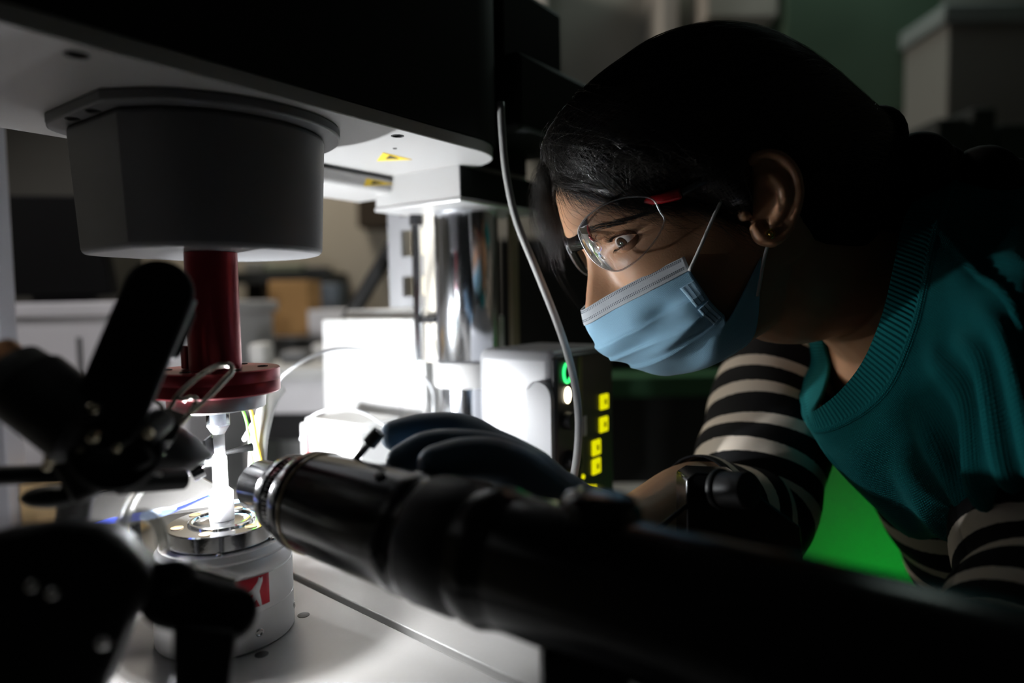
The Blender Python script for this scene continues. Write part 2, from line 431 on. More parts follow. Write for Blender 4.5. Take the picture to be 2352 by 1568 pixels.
# ------------------------------------------------------------------ clear and frosted sample rod between the fixtures
sr = thing('sample_rod', 'glowing frosted white sample rod standing on the polished disc', 'sample', M(0, 0, -0.155), YAW)
MB().lathe(c0(-0.0865), (0, 0, 1), [(0, 0.0080), (0.0125, 0.0080)], 32).build('clear_cap', clear('clear_acrylic', (0.86, 0.9, 0.95), 1.45, 0.03, 1.6), sr)
MB().lathe(c0(-0.0925), (0, 0, 1), [(0, 0.0042), (0.006, 0.0078), (0.0065, 0.0055), (0.0185, 0.0055)], 32).build('upper_collet', SAMPLE, sr)
MB().lathe(c0(-0.1555), (0, 0, 1), [(0, 0.0086), (0.0205, 0.0086), (0.0235, 0.0052), (0.046, 0.0050), (0.047, 0.0040), (0.0635, 0.0040)], 40).build('rod', SAMPLE, sr)

# ------------------------------------------------------------------ measuring cell on the base plate
mc = thing('measuring_cell', 'cylindrical aluminium measuring cell with red square logo, bolted on plate', 'measuring cell', M(0, 0, PZ), YAW)
MB().lathe(c0(PZ + 0.0003), (0, 0, 1), [(0, 0.0470), (0.001, 0.0478), (0.026, 0.0478), (0.0262, 0.0474), (0.0268, 0.0474), (0.027, 0.0478), (0.0515, 0.0478), (0.0520, 0.0472), (0.0532, 0.0472), (0.0536, 0.0476), (0.0600, 0.0476), (0.0625, 0.0462)], 96).build('cell_body', SATIN, mc, smooth=30)
MB().lathe(c0(-0.1762), (0, 0, 1), [(0, 0.0455), (0.0022, 0.0455), (0.0035, 0.0445), (0.0065, 0.0430), (0.0068, 0.036)], 96).build('chamfer_ring', SATIN, mc, smooth=30)
MB().lathe(c0(-0.1690), (0, 0, 1), [(0, 0.0365), (0.001, 0.0375), (0.0115, 0.0375), (0.0122, 0.0368)], 96).build('polished_disc', POLISH, mc, smooth=30)
MB().lathe(c0(-0.1570), (0, 0, 1), [(0, 0.0232), (0.0014, 0.0232), (0.0020, 0.0222), (0.0020, 0.0205), (0.0008, 0.0195), (0.0012, 0.0180), (0.0012, 0.002)], 72).build('centre_ring', POLISH, mc, smooth=30)
for k in range(6):
    t = math.radians(k * 60 + 218)
    MB().lathe(M(0.0300 * math.cos(t), 0.0300 * math.sin(t), -0.1567), (0, 0, 1), [(0, 0.0042), (0.0004, 0.0042), (0.0004, 0.0036), (-0.004, 0.0034)], 24).build('disc_bore', mat('brassy_bore', (0.55, 0.42, 0.26), 0.3, metal=1.0), mc)
for ang in (-152, -95, -40):                       # small side screws
    t = math.radians(ang); dn = np.array([*(A_ * math.cos(t) + B_ * math.sin(t)), 0])
    MB().lathe(M(0, 0, -0.226) + dn * 0.0472, dn, [(0, 0.0028), (0.0011, 0.0028), (0.0014, 0.0022), (0.0006, 0.0014), (0.0006, 0.0)], 20).build('side_screw', SILVER, mc)
for ang in (-125, -62):
    t = math.radians(ang); dn = np.array([*(A_ * math.cos(t) + B_ * math.sin(t)), 0])
    MB().ball(M(0, 0, -0.1705) + dn * 0.0385, 0.0028, 16, 10).build('pin_head', SILVER, mc)
# logo: red square with a white leaping figure, wrapped on the cell
front = -np.array([*AX, 0]); front /= np.linalg.norm(front); side = np.array([-front[1], front[0], 0])
def oncell(u, v, r=0.0480):
    t = u / 0.0478
    return np.array([AX[0], AX[1], CAM_Z + v]) + (front * math.cos(t) + side * math.sin(t)) * r
LU0, LU1, LV0, LV1 = -0.0020, 0.0300, -0.2075, -0.1862
P = [[oncell(u, v) for u in np.linspace(LU0, LU1, 14)] for v in np.linspace(LV0, LV1, 2)]
MB().grid(P).build('logo_square', mat('logo_red', (0.62, 0.03, 0.05), 0.45), mc, solid=0.0003)
fig = [(0.02, 0.40), (0.30, 0.52), (0.50, 0.62), (0.66, 0.82), (0.70, 0.96), (0.76, 0.90), (0.80, 0.94), (0.80, 0.80), (0.74, 0.62), (0.70, 0.50), (0.72, 0.34), (0.76, 0.0), (0.70, 0.0), (0.62, 0.26), (0.54, 0.16), (0.44, 0.0), (0.36, 0.0), (0.50, 0.28), (0.54, 0.46), (0.30, 0.42)]
bmf = MB()
P3 = [oncell(LU0 + (LU1 - LU0) * (0.18 + 0.82 * x), LV0 + (LV1 - LV0) * y, 0.04825) for x, y in fig]
bmf.add(P3, [tuple(range(len(P3)))])
mef = bmf.mesh(); bmx = bmesh.new(); bmx.from_mesh(mef); bmesh.ops.triangulate(bmx, faces=bmx.faces); bmx.to_mesh(mef); bmx.free()
link_mesh('logo_figure', mef, mat('logo_white', (0.8, 0.8, 0.8), 0.5), mc, solid=0.0003)
# ------------------------------------------------------------------ instruments on the bench behind the machine
BZ = BENCH_Z - CAM_Z
def pbox(px0, px1, pyt, d, pyb=None, deep=0.15, zb=None):
    """extent of an upright box whose front face stands at depth d between two columns of the view"""
    x0, x1 = W(px0, pyt, d)[0], W(px1, pyt, d)[0]; y = W((px0 + px1) / 2, pyt, d)[1]
    z1 = W((px0 + px1) / 2, pyt, d)[2]; z0 = (CAM_Z + zb) if zb is not None else W((px0 + px1) / 2, pyb, d)[2]
    return x0, x1, y, y + deep, z0, z1

wc = thing('instrument_case', 'tall white instrument case glaring in the lamp light behind the red flange', 'case', M(0.4, 0.2, PZ), YAW)
MB().mbox(0.335, 0.50, 0.112, 0.302, PZ + 0.0005, -0.020).build('case_body', CASE, wc, bevel=0.003)
MB().mbox(0.365, 0.49, 0.125, 0.285, -0.020, -0.008).build('case_lid', CASE, wc, bevel=0.002)
MB().mbox(0.3335, 0.335, 0.150, 0.152, PZ + 0.03, -0.05).build('panel_seam', mat('soft_grey_seam', (0.6, 0.6, 0.6), 0.5), wc)

sw = thing('connector_box', 'low white connector box with red side stripe in front of tall white case', 'box', M(0.23, 0.15, PZ), YAW)
MB().mbox(0.215, 0.285, 0.095, 0.195, PZ + 0.0005, -0.136).build('box_body', CASE, sw, bevel=0.002)
MB().mbox(0.219, 0.281, 0.099, 0.191, -0.136, -0.130).build('box_lid', CASE, sw, bevel=0.002)
MB().mbox(0.2135, 0.215, 0.178, 0.184, PZ + 0.03, -0.145).build('red_stripe', mat('faded_red_print', (0.5, 0.05, 0.06), 0.5), sw)

# light source unit with the green ring button
ls = thing('light_source_unit', 'white bench power unit with green ring button and yellow lit keys', 'instrument', M(0.3, -0.08, PZ), YAW)
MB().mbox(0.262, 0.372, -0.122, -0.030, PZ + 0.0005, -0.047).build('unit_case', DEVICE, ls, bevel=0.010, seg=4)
arch = rounded([(-0.126, PZ + .001), (-0.126, -0.075), (-0.098, -0.075), (-0.098, PZ + .001)], [0, 0.018, 0.012, 0], 10)
mb = MB(); n = len(arch)
lo = [M(0.250, b, z) for b, z in arch]; hi = [M(0.270, b, z) for b, z in arch]
mb.add(lo + hi, [(i, (i + 1) % n, n + (i + 1) % n, n + i) for i in range(n)] + [tuple(range(n)), tuple(range(2 * n - 1, n - 1, -1))])
mb.build('side_rail', DEVICE, ls, bevel=0.002)
MB().mbox(0.256, 0.368, -0.1285, -0.122, PZ + 0.002, -0.052).build('front_panel', mat('black_control_panel', (0.02, 0.02, 0.02), 0.35), ls, bevel=0.003)
MB().mbox(0.296, 0.302, -0.1300, -0.1284, PZ + 0.02, -0.055).build('panel_rib', mat('olive_rib', (0.10, 0.09, 0.04), 0.5), ls)
def onpanel(px, py, off=0.0):
    """point of the control panel plane seen at a pixel"""
    r = ray(px, py); nb = np.array([*B_, 0]); p0 = M(0.3, -0.1286, 0)
    t = ((p0 - CAM_C) @ nb) / (r @ nb); return CAM_C + r * t - nb * off
nB = np.array([*(-B_), 0]); nA = np.array([*A_, 0]); nZ = np.array([0, 0, 1.0])
t = np.linspace(0, 2 * math.pi, 40, endpoint=False)
c = onpanel(1301, 856, 0.001)
MB().tube([c + nA * 0.0062 * math.cos(a) + nZ * 0.0088 * math.sin(a) for a in t], 0.0014, 8, closed=True).build('ring_button', emit('green_ring_light', (0.04, 1.0, 0.22), 1.6), ls)
MB().lathe(c - nB * 0.001, nB, [(0, 0.0048), (0.0015, 0.0048)], 24).build('button_cap', BLACKM, ls)
c = onpanel(1302, 907, 0.001)
MB().ball(c, (0.0052, 0.002, 0.0078), 20, 12, [nA, nB, nZ]).build('white_lamp', emit('warm_white_led', (1.0, 0.86, 0.6), 6.0), ls)
for px, py, r in ((1300, 965, 0.009), (1308, 1060, 0.011)):
    MB().lathe(onpanel(px, py), nB, [(0, r), (0.008, r * 0.94), (0.009, r * 0.86)], 28).build('control_knob', BLACKM, ls, bevel=0.0004)
YLED = emit('yellow_key_light', (0.86, 0.82, 0.0), 0.9)
for px, py in ((1386, 922), (1385, 974), (1368, 1027), (1368, 1070)):
    c = onpanel(px, py, 0.0008)
    MB().box(c, (0.0082, 0.0012, 0.0078), [nA, nB, nZ]).build('lit_key', YLED, ls, bevel=0.0028, seg=3)
    MB().box(c + nB * 0.0012 + nA * 0.001, (0.002, 0.0003, 0.0028), [nA, nB, nZ]).build('key_symbol', mat('dark_key_print', (0.20, 0.17, 0.0), 0.5), ls)
for px, py, r in ((1299, 1107, 0.0028), (1336, 1094, 0.0026)):
    MB().ball(onpanel(px, py, 0.001), r, 14, 8).build('indicator_light', YLED, ls)
for k, px in enumerate((1350, 1358, 1366)):
    MB().box(onpanel(px, 1120, 0.0006), (0.0016, 0.0006, 0.003), [nA, nB, nZ]).build('display_digit', YLED, ls)
MB().box(onpanel(1340, 978, 0.001), (0.004, 0.001, 0.010), [nA, nB, nZ]).build('grey_switch', mat('lilac_grey_switch', (0.42, 0.40, 0.44), 0.5), ls, bevel=0.001)

# cables
def cable(name, label, pts, r, m=CABLE, n=60):
    o = MB().tube(catmull([W(*p) for p in pts], n), r, 10).build(name, m, None, smooth=180)
    return tag(o, label, 'cable')
cable('hanging_cable', 'thick pale cable hanging from the arm in front of the green ring button',
      [(1150, 235, .60), (1154, 310, .60), (1163, 400, .60), (1186, 505, .598), (1232, 620, .593), (1272, 720, .588), (1300, 800, .582), (1320, 880, .578), (1329, 960, .574), (1325, 1050, .57), (1308, 1140, .565), (1290, 1230, .56), (1280, 1330, .56)], 0.0034)
cable('arched_cable', 'thin grey cable arching high across front of tall white case',
      [(560, 1010, .66), (610, 925, .66), (645, 868, .66), (700, 826, .67), (770, 801, .70), (850, 806, .73), (930, 840, .75), (985, 880, .755), (996, 930, .755), (990, 1010, .755), (980, 1090, .755)], 0.0016, mat('grey_cable_sheath', (0.36, 0.37, 0.38), 0.45))
cable('short_arched_cable', 'thin grey cable arching low over the small connector box',
      [(690, 1010, .70), (712, 960, .70), (760, 940, .70), (820, 943, .705), (865, 965, .71), (900, 1000, .71), (915, 1080, .71)], 0.0011, mat('grey_cable_sheath', (0.36, 0.37, 0.38), 0.45))
cable('white_hose', 'thick white hose curving down behind the red flange', [(640, 890, .64), (632, 900, .636), (620, 920, .63), (606, 960, .62), (592, 1040, .60), (598, 1110, .60), (640, 1180, .60)], 0.0075)
cable('green_wire', 'bright green wire just behind the aluminium ring', [(540, 915, .57), (556, 938, .57), (566, 965, .57), (572, 1005, .57), (580, 1060, .57), (600, 1130, .57)], 0.0011, mat('green_wire_sheath', (0.15, 0.75, 0.05), 0.5))
cable('yellow_wire', 'short yellow wire beside the bright green wire', [(556, 905, .59), (572, 928, .59), (581, 960, .59), (590, 1020, .59), (610, 1100, .59), (630, 1200, .59)], 0.0014, mat('yellow_wire_sheath', (0.85, 0.55, 0.03), 0.5))

# ------------------------------------------------------------------ far left and centre of the room, out of focus
def simple(name, label, cat, m, *args, bevel=0.003, group=None):
    return tag(MB().wbox(*args).build(name, m, None, bevel=bevel), label, cat, group)
pt = thing('upright_post', 'grey aluminium upright post at the left end of the bench', 'post', (W(-10, 900, .78)[0], W(-10, 900, .78)[1], BENCH_Z))
px_ = W(-10, 900, .78); xr = W(6, 900, .78)[0]
MB().wbox(xr - 0.040, xr, px_[1], px_[1] + 0.03, BENCH_Z, CAM_Z + 0.30).build('post_profile', mat('grey_profile', (0.42, 0.42, 0.46), 0.4, metal=0.3), pt, bevel=0.002)
MB().wbox(xr - 0.055, xr + 0.012, px_[1] - 0.012, px_[1] + 0.042, BENCH_Z, BENCH_Z + 0.012).build('foot', SATIN, pt, bevel=0.001)

gb = thing('grey_cabinet', 'pale grey equipment cabinet standing behind the upright post', 'cabinet', (-0.72, 1.03, 0), 0)
x0, x1, y0, y1, z0, z1 = pbox(20, 330, 694, 1.0, zb=-1.15, deep=0.42)
y0 = 1.16; y1 = 1.6
x0, x1 = W(-60, 694, 1.16)[0], W(420, 694, 1.16)[0]; z1 = W(150, 694, 1.16)[2]
CAB = mat('pale_grey_enamel', (0.62, 0.61, 0.63), 0.5)
MB().wbox(x0, x1, y0, y1, 0.0, z1 - 0.025).build('cabinet_body', CAB, gb, bevel=0.004)
MB().wbox(x0 - 0.01, x1 + 0.01, y0 - 0.01, y1 + 0.01, z1 - 0.025, z1).build('cabinet_top', CAB, gb, bevel=0.004)
MB().wbox((x0 + x1) / 2 - 0.003, (x0 + x1) / 2 + 0.003, y0 - 0.004, y0, 0.1, z1 - 0.06).build('door_gap', mat('cabinet_gap', (0.1, 0.1, 0.1), 0.6), gb)
CABZ = z1
mn = thing('monitor', 'black monitor with small glinting buttons on the grey cabinet', 'monitor', (W(140, 600, 1.25)[0], 1.25, CABZ))
q = [W(14, 690, 1.24), W(268, 690, 1.24), W(226, 452, 1.24), W(14, 452, 1.24)]
for p in q: p[1] = 1.26
q[0][2] = q[1][2] = CABZ + 0.012
MB().slab(q, -0.03).build('screen_housing', mat('monitor_black', (0.003, 0.003, 0.003), 0.7, spec=0.1), mn, bevel=0.004)
ins = lambda f: [np.mean(q, 0) * (1 - f) + p * f - np.array([0, 0.0006, 0]) for p in q]
MB().slab(ins(0.86), 0.001).build('screen', mat('dark_screen_glass', (0.002, 0.002, 0.002), 0.3, spec=0.2), mn)
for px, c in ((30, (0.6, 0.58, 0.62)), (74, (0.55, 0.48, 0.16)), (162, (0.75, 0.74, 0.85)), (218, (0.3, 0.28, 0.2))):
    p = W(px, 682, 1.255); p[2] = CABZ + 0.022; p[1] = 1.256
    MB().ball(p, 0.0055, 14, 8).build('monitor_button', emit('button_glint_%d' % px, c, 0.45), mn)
p = (q[0] + q[1]) / 2
MB().wbox(p[0] - 0.06, p[0] + 0.06, 1.25, 1.33, CABZ, CABZ + 0.014).build('monitor_foot', BLACKM, mn, bevel=0.003)

e = pbox(-60, 172, 180, 1.5, pyb=462, deep=0.25); simple('dark_partition', 'dark olive partition behind the monitor at the left edge', 'partition', mat('dark_olive_board', (0.05, 0.047, 0.036), 0.7), e[0], e[1], e[2], e[3], 0.0, e[5])
BE = mat('beige_wall_panel', (0.52, 0.46, 0.37), 0.7, mottle=0.08, mscale=4)
x0, x1 = W(240, 600, 2.3)[0], W(905, 600, 2.3)[0]
simple('room_divider', 'beige room divider panel far behind the drum housing', 'panel', BE, x0, x1, 2.3, 2.34, 0.0, W(600, 450, 2.3)[2] + 0.30, bevel=0.006)
rb = thing('rear_bench', 'grey rear bench with clutter in front of the beige divider', 'bench', (-0.75, 1.75, 0))
RBZ = W(650, 772, 1.7)[2]
MB().wbox(W(430, 780, 1.7)[0], W(960, 780, 1.7)[0], 1.62, 2.12, RBZ - 0.03, RBZ).build('bench_top', mat('dark_bench_edge', (0.10, 0.10, 0.10), 0.5), rb)
MB().wbox(W(440, 780, 1.7)[0], W(950, 780, 1.7)[0], 1.66, 2.10, 0.0, RBZ - 0.03).build('bench_cabinet', mat('grey_bench_front', (0.42, 0.42, 0.41), 0.6), rb)
def onrear(name, label, cat, m, px0, px1, pyt, d=1.72, deep=0.12, **k):
    a = pbox(px0, px1, pyt, d, zb=RBZ - CAM_Z, deep=deep); return simple(name, label, cat, m, *a, **k)
cb = onrear('cardboard_box', 'brown cardboard box on the rear bench, right of the red shaft', 'box', mat('brown_cardboard', (0.40, 0.22, 0.075), 0.8), 616, 706, 644)
onrear('paper_stack', 'pale stack of paper beside the brown cardboard box', 'paper', mat('white_paper', (0.72, 0.70, 0.70), 0.7), 706, 800, 712, 1.68, 0.2)
onrear('grey_tub', 'bluish grey tub standing behind the paper stack', 'tub', mat('blue_grey_plastic', (0.16, 0.20, 0.24), 0.5), 722, 775, 652, 1.95, 0.1)
onrear('dark_bin', 'dark bin between the red shaft and brown cardboard box', 'bin', mat('dark_brown_plastic', (0.05, 0.045, 0.035), 0.6), 572, 616, 690, 1.75)
onrear('white_bottle', 'small white bottle close to the right edge of the red shaft', 'bottle', mat('white_paper', (0.72, 0.70, 0.70), 0.7), 546, 580, 722, 1.66, 0.05, bevel=0.012)
sh = thing('wall_shelf', 'dark wall shelf above the brown cardboard box', 'shelf', (W(660, 640, 2.1)[0], 2.2, W(660, 640, 2.1)[2]))
MB().wbox(W(530, 640, 2.1)[0], W(765, 640, 2.1)[0], 2.05, 2.3, W(650, 634, 2.1)[2] - 0.022, W(650, 634, 2.1)[2] + 0.012).build('shelf_board', mat('dark_shelf', (0.045, 0.05, 0.05), 0.6), sh)
for px in (545, 750):
    MB().wbox(W(px, 640, 2.1)[0] - 0.01, W(px, 640, 2.1)[0] + 0.01, 2.2, 2.3, W(650, 634, 2.1)[2] - 0.14, W(650, 634, 2.1)[2] - 0.02).build('shelf_bracket', BLACKM, sh)
for k, (a, b, h, c, nm, lb) in enumerate(((560, 600, 598, (0.42, 0.42, 0.40), 'shelf_box', 'pale grey box on the left end of the wall shelf'), (610, 690, 606, (0.30, 0.33, 0.24), 'shelf_box', 'dull green box in the middle of the wall shelf'), (700, 745, 612, (0.07, 0.075, 0.08), 'shelf_box', 'dark box on the right end of the wall shelf'))):
    e = pbox(a, b, h, 2.08, zb=W(650, 634, 2.1)[2] + 0.012 - CAM_Z, deep=0.1); simple(nm, lb, 'box', mat('shelf_box_%d' % k, c, 0.7), *e, group='boxes on the wall shelf')
# low stand of parts between the bench and the rear bench
lb_ = thing('parts_trolley', 'grey trolley with dark tray between the red flange and the white case', 'trolley', (W(640, 900, 1.25)[0], 1.3, 0))
TZ = W(640, 845, 1.2)[2]
MB().wbox(W(560, 860, 1.2)[0], W(800, 860, 1.2)[0], 1.18, 1.50, TZ - 0.02, TZ).build('trolley_top', mat('grey_trolley', (0.50, 0.50, 0.49), 0.5), lb_, bevel=0.003)
MB().wbox(W(565, 860, 1.2)[0], W(795, 860, 1.2)[0], 1.19, 1.49, TZ - 0.08, TZ - 0.02).build('trolley_drawer', CAB, lb_, bevel=0.002)
MB().wbox(W(565, 860, 1.2)[0], W(795, 860, 1.2)[0], 1.20, 1.49, TZ - 0.13, TZ - 0.08).build('dark_tray', BLACKM, lb_)
for px in (570, 790):
    for y in (1.21, 1.47): MB().wbox(W(px, 860, 1.2)[0] - 0.012, W(px, 860, 1.2)[0] + 0.012, y - 0.012, y + 0.012, 0, TZ - 0.13).build('leg', SATIN, lb_)
for px0, px1, pyt, d, c, nm, lab in ((566, 604, 790, 1.24, (0.65, 0.64, 0.62), 'white_jar', 'white jar on the trolley beside the red shaft'), (640, 700, 806, 1.28, (0.13, 0.13, 0.13), 'dark_tool_box', 'small dark tool box on the grey trolley'), (712, 768, 790, 1.36, (0.5, 0.49, 0.47), 'pale_box', 'pale box at the right end of the grey trolley')):
    e = pbox(px0, px1, pyt, d, zb=TZ - CAM_Z, deep=0.06); simple(nm, lab, 'jar' if 'jar' in nm else 'box', mat(nm + '_paint', c, 0.6), *e, bevel=0.008)
# dark diagonal strut and brown panel seen between drum and rack
tag(MB().tube([W(905, 560, 1.25), W(800, 735, 1.25), W(770, 790, 1.25)], 0.014, 10).build('diagonal_strut', mat('black_strut', (0.02, 0.02, 0.02), 0.6), None), 'dark diagonal strut leaning in the gap left of the slotted rack', 'strut')
e = pbox(808, 905, 432, 2.1, pyb=515, deep=0.10); simple('hanging_cupboard', 'dark brown cupboard hanging high on the beige divider', 'cupboard', mat('dark_brown_wood', (0.05, 0.032, 0.016), 0.7), e[0], e[1], 2.19, 2.302, e[4], e[5])
# left: brown carton and metal tray on the bench
e = pbox(40, 185, 1104, .80, zb=BZ, deep=0.16); simple('brown_carton', 'tan carton on the bench seen under the black clamp arms', 'box', mat('tan_cardboard', (0.66, 0.46, 0.24), 0.8), *e)
mtp = [W(205, 1140, .56), W(438, 1090, .565), W(500, 1124, .565), W(500, 1168, .545), W(196, 1205, .52)]
tr = thing('metal_tray', 'grey metal tray with bright rim left of the polished disc', 'tray', (*np.mean(mtp, 0)[:2], CAM_Z + PZ))
zt = float(np.mean([p[2] for p in mtp]))
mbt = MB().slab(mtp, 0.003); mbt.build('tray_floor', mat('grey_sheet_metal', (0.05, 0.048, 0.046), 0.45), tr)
MB().tube([mtp[4], mtp[0], mtp[1], mtp[2]], 0.003, 10).build('tray_rim', SILVER, tr)
for p in (mtp[0], mtp[1], mtp[4]):
    MB().cyl((p[0] + 0.006, p[1] - 0.002, CAM_Z + PZ + .0006), p, 0.004, 12).build('leg', SATIN, tr)

# ------------------------------------------------------------------ right: wall furniture in the dark and the green glow
def onwall(name, label, cat, col, px0, px1, py0, py1, d, thick=0.06, rough=0.8):
    a, b = W(px0, py0, d), W(px1, py1, d); y = W((px0 + px1) / 2, (py0 + py1) / 2, d)[1]
    return simple(name, label, cat, mat(name + '_paint_%d' % px0, col, rough), a[0], b[0], y, 2.65, b[2], a[2], bevel=0.006)
onwall('pale_pillar', 'pale grey pillar on the far wall right of black arm cover', 'pillar', (0.62, 0.58, 0.54), 1120, 1258, -120, 178, 2.3)
onwall('wall_box', 'small pale box on the wall below the grey pillar', 'box', (0.58, 0.57, 0.60), 1166, 1262, 190, 275, 2.3)
onwall('wall_conduit', 'narrow pale conduit on the wall above the dark hair', 'conduit', (0.48, 0.44, 0.40), 1518, 1562, -120, 120, 2.3)
onwall('ceiling_duct', 'pale duct end high on the wall above the head', 'duct', (0.42, 0.38, 0.34), 1622, 1790, -120, 36, 2.2)
onwall('green_lit_board', 'dull dark green board on the wall above the braid', 'board', (0.075, 0.125, 0.08), 1800, 2166, -160, 250, 2.2)  # green light on the wall put into the colour
onwall('grey_wall_cupboard', 'grey wall cupboard at upper right above the braid', 'cupboard', (0.30, 0.29, 0.27), 2172, 2480, 50, 330, 2.0)
onwall('cupboard_ledge', 'pale ledge along the top of grey wall cupboard', 'ledge', (0.30, 0.33, 0.33), 2168, 2480, 8, 46, 1.98)
for k, (a, b, t, lab) in enumerate(((2150, 2225, 272, 'dark file box under the grey wall cupboard, left of three'), (2230, 2290, 248, 'dark file box under the grey wall cupboard, tallest of three'), (2296, 2420, 285, 'dark file box under the grey wall cupboard, right of three'))):
    onwall('file_box', lab, 'box', (0.035, 0.038, 0.038), a, b, t, 420, 1.7)['group'] = 'file boxes under the wall cupboard'
sbz = W(1650, 890, 1.6)
tag(MB().wbox(W(1395, 900, 1.6)[0], W(1720, 900, 1.6)[0], 1.6, 1.752, W(1550, 912, 1.6)[2], W(1550, 862, 1.6)[2]).build('green_rail', mat('green_rail_paint', (0.05, 0.16, 0.07), 0.6), None, bevel=0.004), 'dim green rail on the dark cabinet behind the face mask', 'rail')
simple('dark_cabinet', 'tall black cabinet standing behind the face and white cable', 'cabinet', mat('black_cabinet', (0.02, 0.02, 0.019), 0.6), W(1150, 900, 1.75)[0], W(1760, 900, 1.75)[0], 1.75, 2.2, 0, CAM_Z + 0.16)

# green lit panel between the arm and the torso, with the green lamp that lights it
GPX0, GPX1 = W(1790, 1150, 1.1)[0], W(2200, 1150, 1.1)[0]
simple('pale_screen_panel', 'pale panel glowing green between striped arm and torso', 'panel', mat('pale_panel', (0.55, 0.6, 0.55), 0.7), GPX0, GPX1, 1.13, 1.15, 0.30, CAM_Z - 0.20)
gl_ = thing('green_lamp', 'green lamp below the panel behind the striped arm', 'lamp', (0.62, 0.98, 0.60))
MB().wbox(0.50, 0.80, 0.96, 0.985, 0.600, 0.615).build('lamp_body', BLACKM, gl_)
MB().wbox(0.51, 0.79, 0.962, 0.983, 0.615, 0.622).build('lamp_strip', emit('green_led_strip', (0.0, 1.0, 0.07), 10.0), gl_)
for x in (0.53, 0.77): MB().wbox(x - 0.008, x + 0.008, 0.965, 0.98, 0.0, 0.60).build('leg', BLACKM, gl_)

# ------------------------------------------------------------------ inspection lens tube in the foreground
L0 = W(590, 1112, .475); L1 = W(1240, 1307, .338); LD = (L1 - L0) / np.linalg.norm(L1 - L0)
lt = thing('inspection_lens', 'long black zoom lens tube aimed at the sample rod', 'lens', (*(L0 + LD * 0.30)[:2], BENCH_Z), 0)
lens = lambda name, prof, m, n=64: MB().lathe(L0, LD, prof, n).build(name, m, lt, smooth=30)
lens('front_barrel', [(0.0020, 0.0140), (0.0020, 0.0168), (0.0032, 0.0176), (0.040, 0.0178)], BLACKG)
lens('front_glass', [(0.0028, 0.0001), (0.0032, 0.0141)], clear('lens_glass', (0.4, 0.42, 0.5), 1.6, 0.01, 1.5))
lens('front_ring', [(0.032, 0.0178), (0.033, 0.0246), (0.036, 0.0266), (0.042, 0.0272), (0.043, 0.0266), (0.0445, 0.0266), (0.045, 0.0272), (0.051, 0.0276), (0.053, 0.0268)], BLACKG)
lens('focus_ring', [(0.0520, 0.0268), (0.0545, 0.0300), (0.058, 0.0318), (0.0635, 0.0322), (0.0640, 0.0312), (0.0652, 0.0312), (0.0660, 0.0322), (0.0675, 0.0322), (0.0680, 0.0312)], BLACKG)
lens('rim_ring', [(0.0676, 0.0315), (0.0681, 0.0326), (0.0687, 0.0326), (0.0692, 0.0315)], mat('worn_brass_rim', (0.36, 0.30, 0.20), 0.3, metal=0.9))
lens('main_barrel', [(0.0685, 0.0316), (0.120, 0.0335), (0.150, 0.0338), (0.152, 0.0352), (0.158, 0.0352), (0.160, 0.0342), (0.166, 0.0342)], BLACKG)
lens('zoom_ring', [(0.165, 0.0340), (0.167, 0.0352), (0.170, 0.0358), (0.192, 0.0360), (0.194, 0.0352), (0.200, 0.034)], BLACKM)
lens('rear_collar', [(0.199, 0.0340), (0.203, 0.0340), (0.205, 0.0362), (0.212, 0.0365), (0.214, 0.0360), (0.220, 0.0345), (0.224, 0.0340)], BLACKG)
lens('rear_barrel', [(0.223, 0.0338), (0.260, 0.0340), (0.340, 0.0342), (0.350, 0.0350), (0.46, 0.0350), (0.56, 0.0350)], BLACKG)
kc = W(1378, 1172, .325); MB().lathe(kc, (0.08, 0, 1), [(-0.012, 0.0195), (0.0, 0.0200), (0.004, 0.0190), (0.007, 0.0160), (0.0085, 0.010), (0.009, 0.002)], 40).build('dome_knob', BLACKG, lt, smooth=60)
_d, _u, _v = basis(LD)
nup = np.array([0, 0, 1.0]) - LD * LD[2]; nup /= np.linalg.norm(nup); nsd = np.cross(LD, nup)
for ang in (20, 200):
    a = math.radians(ang); dr = nup * math.cos(a) + nsd * math.sin(a)
    MB().lathe(L0 + LD * 0.135 + dr * 0.0325, dr, [(0, 0.0032), (0.003, 0.0032), (0.0032, 0.002)], 16).build('set_screw', BLACKM, lt)
# fine engraved ticks round the front ring
mb = MB()
for k in range(60):
    a = 2 * math.pi * k / 60; dr = nup * math.cos(a) + nsd * math.sin(a); tg = np.cross(LD, dr)
    mb.box(L0 + LD * 0.048 + dr * 0.0275, (0.0016, 0.00025, 0.00012), [LD, tg, dr])
tag(mb.build('engraved_ticks', mat('grey_engraving', (0.30, 0.29, 0.27), 0.5), lt), kind='stuff')
# knurled thumb screw standing out of the barrel
k0, k1 = W(828, 1042, .425), W(868, 996, .425); kd = (k1 - k0) / np.linalg.norm(k1 - k0)
MB().cyl(k0 - kd * 0.008, k0 + kd * 0.009, 0.0021, 16).build('thumb_screw', SATIN, lt)
mb = MB(); nk = 20
prof = [(0.0075, 0.0030), (0.008, 0.0042)] + [(0.008 + 0.0005 * i, 0.0042 + (0.0002 if i % 2 else 0)) for i in range(1, 20)] + [(0.018, 0.0042), (0.0185, 0.0036)]
V = []; Fc = []; dd, uu, vv = basis(kd)
for i, (s, r) in enumerate(prof):
    for j in range(nk * 2):
        a = math.pi * j / nk + i * 0.08; rr = r + (0.00022 if (j + i) % 2 else 0); V.append(k0 + dd * s + (uu * math.cos(a) + vv * math.sin(a)) * rr)
n2 = nk * 2
for i in range(len(prof) - 1):
    for j in range(n2): q = (j + 1) % n2; Fc.append((i * n2 + j, i * n2 + q, (i + 1) * n2 + q, (i + 1) * n2 + j))
Fc.append(tuple((len(prof) - 1) * n2 + j for j in range(n2))); mb.add(V, Fc)
